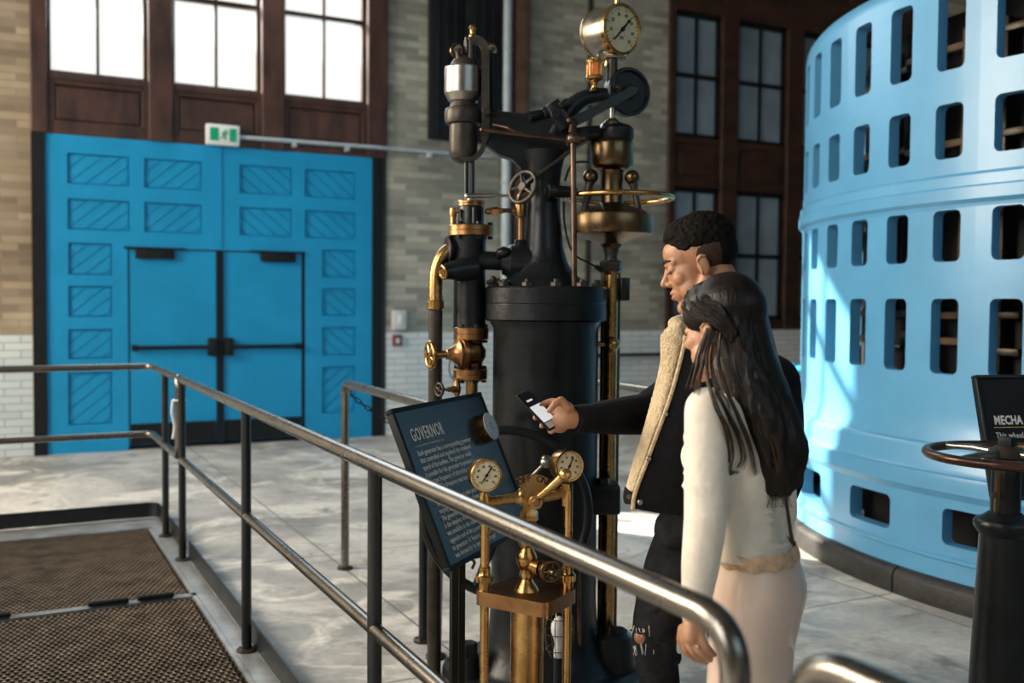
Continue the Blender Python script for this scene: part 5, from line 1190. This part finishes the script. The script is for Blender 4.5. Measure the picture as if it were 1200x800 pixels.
mb = MB(); mb.tube(bez([p - CF * .006 + CR * .003 for p in nL], 6), .006, 8); obj('fleece_edge', mb, M_SHERPA, fp, label='cream fleece edge')
for (x, y, d) in ((780, 485, 2.783), (760, 537, 2.762), (750, 588.5, 2.756)):
    mb = MB(); mb.lathe(P(x, y, d), -CF, [(-.004, .0075), (.002, .0075), (.004, .005)], 18); obj('snap', mb, M_STEEL, fp, label='small metal snap')
mb = MB(); cc_ = P(846, 372, 2.96); cpts = []
for k in range(18):
    a = R(-14 + 358 * k / 17)                       # from the far front round the nape to the near side
    d_ = ml_ * -math.sin(a) * .088 + mf * math.cos(a) * .102; cpts.append(cc_ + d_ + UP * (.012 - .036 * math.cos(a)))
capsule(mb, cpts, [.020] + [.024] * 16 + [.020], 14); capsule(mb, [p - UP * .035 for p in cpts], [.020] + [.027] * 16 + [.020], 14)
capsule(mb, [P(797, 385, 2.86), P(792, 380, 2.88), P(803, 376, 2.94), cpts[0]], [.022, .024, .024, .022], 14); link('fleece_collar', remesh('fleece_collar', mb, .005, 3), M_SHERPA, man)['label'] = 'cream fleece collar'
tee = MB(); loft(tee, smooth_rings([(J(838, 396), ml_, .075, mf, .085), (J(840, 415), ml_, .13, mf, .115), (J(846, 450), ml_, .16, mf, .165), (J(842, 520), ml_, .16, mf, .17), (J(838, 596), ml_, .16, mf, .165)])); link('shirt', remesh('shirt', tee, .008, 4), M_TEE, man)
jn = MB(); loft(jn, smooth_rings([(J(848, 595), ml_, .165, mf, .12), (J(845, 625), ml_, .175, mf, .125), (J(842, 655), ml_, .16, mf, .115)]))
capsule(jn, LEG1, [.098, .090, .066, .060, .058], 20, 4); capsule(jn, LEG2, [.098, .090, .066, .060, .058], 20, 4)
capsule(jn, [P(806, 618, 2.90), P(797, 622, 2.90)], [.085, .078], 16)
rk = random.Random(5)
for k in range(26):
    L_ = LEG1 if k % 2 else LEG2; s_ = rk.uniform(1.2, 3.4); i = int(s_); p = L_[i].lerp(L_[i + 1], s_ - i); a = rk.uniform(-1.3, 1.3) + math.pi
    rd = .066 if s_ > 2 else .085; q = p + (CF * math.cos(a) + CR * math.sin(a)) * rd; t_ = (CR * math.cos(a) - CF * math.sin(a)) * .04 + UP * rk.uniform(-.02, .02); capsule(jn, [q - t_, q, q + t_], [.003, .007, .003], 8)
link('jeans', remesh('jeans', jn, .006, 4), M_JEANS, man)
kn = P(753, 745, 2.845); mb = MB(); mb.sphere(kn, 1, (.026, .02, .024), None, 20, 12); rp_ = obj('ripped_knee', mb, M_SKINM, man, label='bare skin in the ripped jeans')
mb = MB()
for k in range(16): 
    p = kn + CR * rk.uniform(-.03, .03) - CF * .022 + UP * (.026 if k % 2 else -.026); mb.tube([p + CF * .012, p - CF * .004 + UP * rk.uniform(-.014, .014), p - CF * .006 + CR * rk.uniform(-.008, .008) - UP * rk.uniform(.004, .022)], [.0008, .0008, .0004], 5)
obj('frayed_threads', mb, M_WHITE, rp_, label='white frayed threads')
for L_ in (LEG1, LEG2):
    a = L_[-1]; g = Vector((a.x, a.y, 0)); mb = MB(); capsule(mb, [g + UP * .08, g + UP * .05, g + UP * .045 + mf * .10, g + UP * .04 + mf * .18], [.055, .052, .048, .036], 14); me = remesh('shoe', mb, .006, 4)
    for v in me.vertices: v.co.z = max(v.co.z, .002)
    link('shoe', me, M_SOLE, man)

# ---------------------------------------------------------------- phone in his hand
ph = thing('phone', 'black smartphone with a lit screen held in the man\'s right hand', 'phone', (P(632, 482, HD).x, P(632, 482, HD).y, P(632, 482, HD).z - .07))
pc = H_(631.5, 480, .015); py_ = (H_(613, 459.5, .03) - H_(651, 499, -.005)).normalized(); pxv = CR * .42 + UP * .22 + CF * .86; pxv = (pxv - py_ * pxv.dot(py_)).normalized()
PM = frame_m(pc, pxv, py_)
if PM.to_3x3().col[2].dot(CF) > 0: PM = frame_m(pc, -pxv, py_)
def pbox(c, s_, bev=.0, seg=3): b = MB(); b.box(c, s_, None, bev, seg); b.v = [PM @ v for v in b.v]; return b
obj('phone_body', pbox((0, 0, -.003), (.070, .143, .008), .0038), M_BLACK, ph)
M_SCREEN, _nt, _b = nodes('lit_screen'); _b.inputs['Base Color'].default_value = (.5, .5, .5, 1); _b.inputs['Emission Color'].default_value = (.78, .82, .85, 1); _b.inputs['Emission Strength'].default_value = .5; _b.inputs['Roughness'].default_value = .2
obj('lit_screen', pbox((0, -.012, .0013), (.060, .060, .0006)), M_SCREEN, ph, smooth=False, label='pale lit screen area')
obj('screen_keys', pbox((0, -.055, .0013), (.060, .020, .0006)), M_GREYBOX, ph, smooth=False)
obj('screen_top', pbox((0, .044, .0012), (.064, .046, .0004)), M_BLACKM, ph, smooth=False)
obj('screen_label', pbox((-.004, .038, .0016), (.030, .006, .0004)), M_SCREEN, ph, smooth=False)

# ---------------------------------------------------------------- the woman
DW = 2.5
W = lambda x, y, d=0.0: P(x, y, DW + d)
wom = thing('person', 'woman with long dark wavy hair in a cream jumper and satin skirt', 'person', (W(880, 800).x, W(880, 800).y, 0))
wf = (-CR * .87 + CF * .5).normalized(); wl = UP.cross(wf)
wh = Head(W(846, 386), (-CR * .68 + CF * .73), R(8), 1.0)
body = MB(); head_shape(body, wh, False)
capsule(body, [wh(0, -.03, -.05), W(862, 440, .01), W(868, 465, .01)], [.050, .048, .055], 18)
loft(body, smooth_rings([(W(868, 455), wl, .08, wf, .06), (W(868, 475), wl, .15, wf, .07), (W(865, 540), wl, .14, wf, .10), (W(868, 600), wl, .12, wf, .08), (W(878, 650), wl, .115, wf, .07), (W(888, 690), wl, .125, wf, .075), (W(884, 740), wl, .115, wf, .07)]))
wsh = W(829, 480, -.13); wel = W(827, 606, -.16); wwr = W(814, 722, -.16)
capsule(body, [wsh, wel], [.044, .036], 14); capsule(body, [wel, wel.lerp(wwr, .3), wwr], [.036, .036, .024], 14)
rsh = W(905, 478, .14); rel = W(912, 600, .16); rwr = W(885, 690, .17)
capsule(body, [rsh, rel], [.044, .036], 14); capsule(body, [rel, rwr], [.036, .024], 14)
capsule(body, [rwr, W(876, 718, .17)], [.026, .022], 10)
for i in range(4): capsule(body, [W(870 + i * 4, 722, .15 + i * .012), W(869 + i * 4, 740, .15 + i * .012), W(873 + i * 4, 752, .15 + i * .012)], [.008, .0075, .006], 8)
WL1 = [W(868, 720, -.06), W(864, 860, -.07), W(872, 1000, -.04), W(874, 1075, -.03)]; WL2 = [W(892, 720, .07), W(888, 860, .06), W(893, 1000, .07), W(895, 1062, .08)]
for L_ in (WL1, WL2):
    capsule(body, L_, [.07, .055, .042, .032], 14, 3); a = L_[-1]; capsule(body, [a, Vector((a.x, a.y, .04)), Vector((a.x, a.y, .03)) + wf * .13], [.032, .038, .028], 10)
def N_(x, y, d): return W(x, y, d)
capsule(body, [wwr, N_(812, 735, -.175), N_(811, 745, -.185)], [.024, .026, .022], 12)
capsule(body, [N_(804, 738, -.165), N_(803, 748, -.17)], [.018, .013], 10); capsule(body, [N_(819, 734, -.18), N_(819, 745, -.19)], [.018, .013], 10)
WF = [[(801, 747, -.165), (804, 761, -.165), (813, 770, -.155), (822, 774, -.145)], [(807, 750, -.18), (812, 763, -.185), (821, 772, -.175), (828, 776, -.162)],
      [(814, 749, -.19), (820, 761, -.197), (828, 769, -.187), (833, 773, -.172)], [(821, 745, -.195), (827, 756, -.203), (833, 763, -.195), (837, 767, -.182)]]
for fg in WF: capsule(body, [N_(*p) for p in fg], [.0098, .0090, .0082, .0068], 10, 3)
capsule(body, [N_(800, 736, -.145), N_(797, 749, -.13), N_(801, 761, -.12), N_(806, 767, -.115)], [.012, .0095, .0085, .007], 10)
link('body', remesh('body', body, .0034, 4), M_SKINW, wom)
face_parts(wh, wom, M_SKINW, M_LIPM)
mb = MB(); mb.sphere(wh(-.079, -.014, -.042), .004); obj('earring', mb, M_STEEL, wom, label='tiny earring')
mb = MB(); a, b_ = N_(814, 749, -.19), N_(820, 761, -.197); q = a.lerp(b_, .62); ax = (b_ - a).normalized(); mb.ring(q, ax, .0092, .0014, 24, 6); mb.sphere(q - CF * .0105, .0035, u=10, v=6); obj('ring', mb, M_STEEL, wom, label='silver ring')
sw = MB()
loft(sw, smooth_rings([(W(867, 452), wl, .075, wf, .062), (W(868, 466), wl, .135, wf, .075), (W(867, 495), wl, .155, wf, .10), (W(862, 540), wl, .15, wf, .128), (W(866, 580), wl, .137, wf, .105), (W(870, 612), wl, .135, wf, .093), (W(879, 647), wl, .150, wf, .103)]))
for q in (-1, 1): sw.sphere(W(836 if q < 0 else 826, 535, -.06 if q < 0 else .06) , .062)
capsule(sw, [wsh, wsh.lerp(wel, .5), wel], [.055, .053, .051], 18); capsule(sw, [wel, wel.lerp(wwr, .5), wwr], [.051, .045, .031], 18)
capsule(sw, [rsh, rel], [.056, .050], 16); capsule(sw, [rel, rwr], [.050, .034], 16)
rk = random.Random(8)
for k in range(14):
    s_ = rk.uniform(.05, 1); p = wsh.lerp(wel, s_) if k % 2 else wel.lerp(wwr, s_ * .95); rd = (.052 if k % 2 else .047 - .012 * s_)
    a = rk.uniform(-1.4, 1.4); q = p + (-CF * math.cos(a) + CR * math.sin(a)) * (rd - .001); t_ = (CR * math.cos(a) + CF * math.sin(a)) * .03 + UP * rk.uniform(-.006, .006); capsule(sw, [q - t_ - CF * -.004, q, q + t_ - CF * -.004], [.002, .0045, .002], 8)
for k in range(9):
    y = 560 + k * 10; c = W(866 + (y - 560) * .13, y); a = rk.uniform(.0, .9); 
    capsule(sw, [c + (CR * math.sin(b2) - CF * math.cos(b2)) * (.112 if y < 600 else .108) + UP * rk.uniform(-.006, .006) for b2 in (a - .5, a, a + .5)], [.002, .004, .002], 8)
link('jumper', remesh('jumper', sw, .005, 9), M_KNIT, wom)['label'] = 'cream fuzzy jumper'
mb = MB(); d_ = (wwr - wel).normalized(); mb.lathe(wwr - d_ * .022, d_, [(0, .030), (.004, .0345), (.022, .034), (.026, .031), (.024, .024)], 24); obj('cuff', mb, M_KNIT, wom)
sk = MB()
loft(sk, smooth_rings([(W(884, 640), wl, .142, wf, .094), (W(888, 655), wl, .145, wf, .097), (W(890, 690), wl, .165, wf, .112), (W(885, 727), wl, .160, wf, .106), (W(880, 770), wl, .152, wf, .100), (W(876, 860), wl, .150, wf, .105), (W(878, 990), wl, .165, wf, .13)]), 64)
for k in range(14):
    y0 = rk.uniform(650, 700); b2 = rk.uniform(-.8, .7); x0 = 888 + 50 * math.sin(b2); hgt = rk.uniform(30, 110)
    pts = [W(x0, y0, 0) - CF * .0 , W(x0 - 2 + rk.uniform(-4, 4), y0 + hgt * .5), W(x0 - 4 + rk.uniform(-6, 6), y0 + hgt)]
    pts = [p - CF * (.115 * math.cos(b2)) for p in pts]; capsule(sk, pts, [.003, .006, .002], 8)
link('skirt', remesh('skirt', sk, .006, 7), M_SATINC, wom)['label'] = 'champagne satin skirt'
mb = MB(); rows = []
for (y, x, dw) in ((637, 882, .004), (645, 885, .0065), (651, 887, .006), (654, 888, .002)):
    c = W(x, y); rows.append([c + wl * (.145 + dw) * math.cos(2 * math.pi * k / 60) + wf * (.0965 + dw) * math.sin(2 * math.pi * k / 60) + UP * (.004 * math.sin(k * 1.3)) for k in range(60)])
mb.grid(rows, True); obj('lace_band', mb, M_LACE, wom, label='tan lace band at the waist')
mb = MB(); mb.tube(bez([W(900, 470, -.10), W(915, 540, -.12), W(921, 585, -.115), W(926, 620, -.10), W(929, 636, -.09)], 6), .0045, 8); obj('bag_strap', mb, M_BROW, wom, label='thin black bag strap')
for L_ in (WL1, WL2):
    a = L_[-1]; g = Vector((a.x, a.y, 0)); mb = MB(); capsule(mb, [g + UP * .05, g + UP * .04 + wf * .08, g + UP * .035 + wf * .15], [.042, .040, .028], 12); me = remesh('shoe', mb, .006, 4)
    for v in me.vertices: v.co.z = max(v.co.z, .002)
    link('shoe', me, M_SOLE, wom)
# hair: one flowing mass and loose waves over it
hm = MB()
wh.ell(hm, (0, -.028, .050), (.086, .098, .092)); wh.ell(hm, (0, .018, .068), (.074, .070, .062)); wh.ell(hm, (-.060, .034, .040), (.022, .034, .040)); wh.ell(hm, (.060, .034, .040), (.022, .034, .040)); wh.ell(hm, (-.02, .062, .068), (.05, .022, .024))
HR = [(350, 838, 892, .0, .085), (370, 832, 898, -.0, .095), (400, 834, 904, -.01, .092), (430, 836, 914, -.03, .080), (460, 845, 926, -.06, .065), (490, 856, 937, -.09, .050), (520, 868, 943, -.10, .044), (546, 880, 940, -.105, .032), (566, 893, 935, -.105, .020), (580, 903, 924, -.105, .008), (598, 898, 930, -.105, .008)]
loft(hm, smooth_rings([(W((a + b_) / 2, y, d), CR, (b_ - a) / 2 / FPX * DW, CF, hd) for (y, a, b_, d, hd) in HR[:-2]]))
for k in range(30):
    u0 = rk.uniform(.05, .95); pts = []
    for (y, a, b_, d, hd) in HR[1:-1]:
        u = u0 + .05 * math.sin(y * .045 + k); u = min(.97, max(.03, u)); x = a + (b_ - a) * u; pts.append(W(x, y, d - hd * math.sin(math.pi * u) * .97))
    pts = [p + CR * (.010 * i / 9 * math.sin(i * 1.5 + k * 2.1)) - CF * (.006 * math.sin(i * 1.9 + k)) for i, p in enumerate(pts)]
    capsule(hm, pts, [.012, .013, .013, .013, .012, .012, .011, .009, .005], 8, 3)
link('hair', remesh('hair', hm, .0045, 2), M_HAIRW, wom)['label'] = 'long dark brown wavy hair'
def strands(n, seed, rr, mt, name, lo, hi, y_end, lift):
    rk = random.Random(seed); mb = MB()
    for k in range(n):
        u0 = rk.uniform(lo, hi); ph_ = rk.choice((0, .9, 2.2, 3.6, 5)) + rk.uniform(-.5, .5); am = rk.uniform(.02, .09); pts = []; ye = rk.uniform(*y_end)
        th = rk.uniform(-.3, 1.2); ps = wh(-.075 * math.cos(th) * 1.06, -.02 - .06 * u0, .06 + .09 * math.sin(th)); 
        for (y, a, b_, d, hd) in HR:
            if y > ye: break
            u = u0 + am * math.sin(y * .05 + ph_) * (y - 340) / 200; u = min(1.04, max(-.04, u)); x = a + (b_ - a) * u; uu = min(1, max(0, u))
            pts.append(W(x, y, d - (hd + lift) * math.sin(math.pi * (.06 + .88 * uu))))
        if len(pts) < 3: continue
        pp = bez(pts, 4); pp = pp[:max(9, int(len(pp) * (1 - rk.random() ** 2 * .35)))]; nn = len(pp) - 1
        if rk.random() < .5: pp[-1] = pp[-1] + CR * rk.uniform(-.012, .012)
        mb.tube(pp, [rr * rk.uniform(.8, 1.25) * (1 - .85 * (i / nn) ** 2.5) for i in range(nn + 1)], 5)
    return obj(name, mb, mt, wom)
strands(420, 11, .0016, M_HAIRW, 'hair_strands', .0, 1.0, (470, 640), .007)
strands(110, 12, .0014, M_HAIRL, 'hair_strands', .0, .95, (470, 620), .010)['label'] = 'lighter brown strands'
# locks falling forward over the shoulder and swept back from the face
mb = MB(); rk = random.Random(21)
LK = [[(832, 384, -.075), (822, 408, -.09), (817, 430, -.10), (812, 452, -.12)], [(834, 386, -.078), (826, 412, -.10), (820, 436, -.12), (815, 462, -.15)], [(836, 388, -.08), (829, 415, -.11), (829, 445, -.16), (838, 475, -.195), (850, 500, -.19), (857, 530, -.17), (853, 551, -.16), (862, 554, -.15)],
      [(840, 388, -.08), (834, 418, -.11), (838, 450, -.16), (852, 482, -.17), (866, 510, -.16), (872, 535, -.15), (868, 548, -.15)], [(845, 390, -.085), (842, 420, -.11), (850, 455, -.15), (866, 490, -.16), (880, 525, -.15), (886, 556, -.15)], [(830, 384, -.072), (818, 415, -.085), (813, 436, -.10), (808, 454, -.12)]]
for L_ in LK:
    for k in range(16):
        o_ = [rk.uniform(-5, 5), rk.uniform(-3, 3), rk.uniform(-.012, .008)]; pts = [W(x + o_[0] * (i + 1) / len(L_) + rk.uniform(-1, 1), y + o_[1] * i / len(L_), d + o_[2]) for i, (x, y, d) in enumerate(L_)]
        mb.tube(bez(pts, 5), [rk.uniform(.0012, .0024) * (1 - .7 * i / (5 * (len(pts) - 1))) for i in range(5 * (len(pts) - 1) + 1)], 6)
obj('front_locks', mb, M_HAIRL, wom, label='brown locks over the shoulder')
mb = MB()
for k in range(46):
    v = k / 45; pts = []
    s0 = wh(-.030 - .02 * v, .075 - .10 * v, .098 + .02 * math.sin(3 * v)); s1 = wh(-.070, .060 - .075 * v, .062 + .03 * v); s2 = wh(-.088, .018 - .05 * v, .030 + .045 * v); s3 = wh(-.090, -.035 - .035 * v, .010 + .035 * v); s4 = wh(-.075, -.075 - .02 * v, -.035 + .02 * v)
    j = lambda p: p + Vector((rk.uniform(-.003, .003), rk.uniform(-.003, .003), rk.uniform(-.003, .003)))
    mb.tube(bez([j(s0), j(s1), j(s2), j(s3), j(s4)], 5), rk.uniform(.0016, .0028), 6)
obj('swept_strands', mb, M_HAIRW, wom)
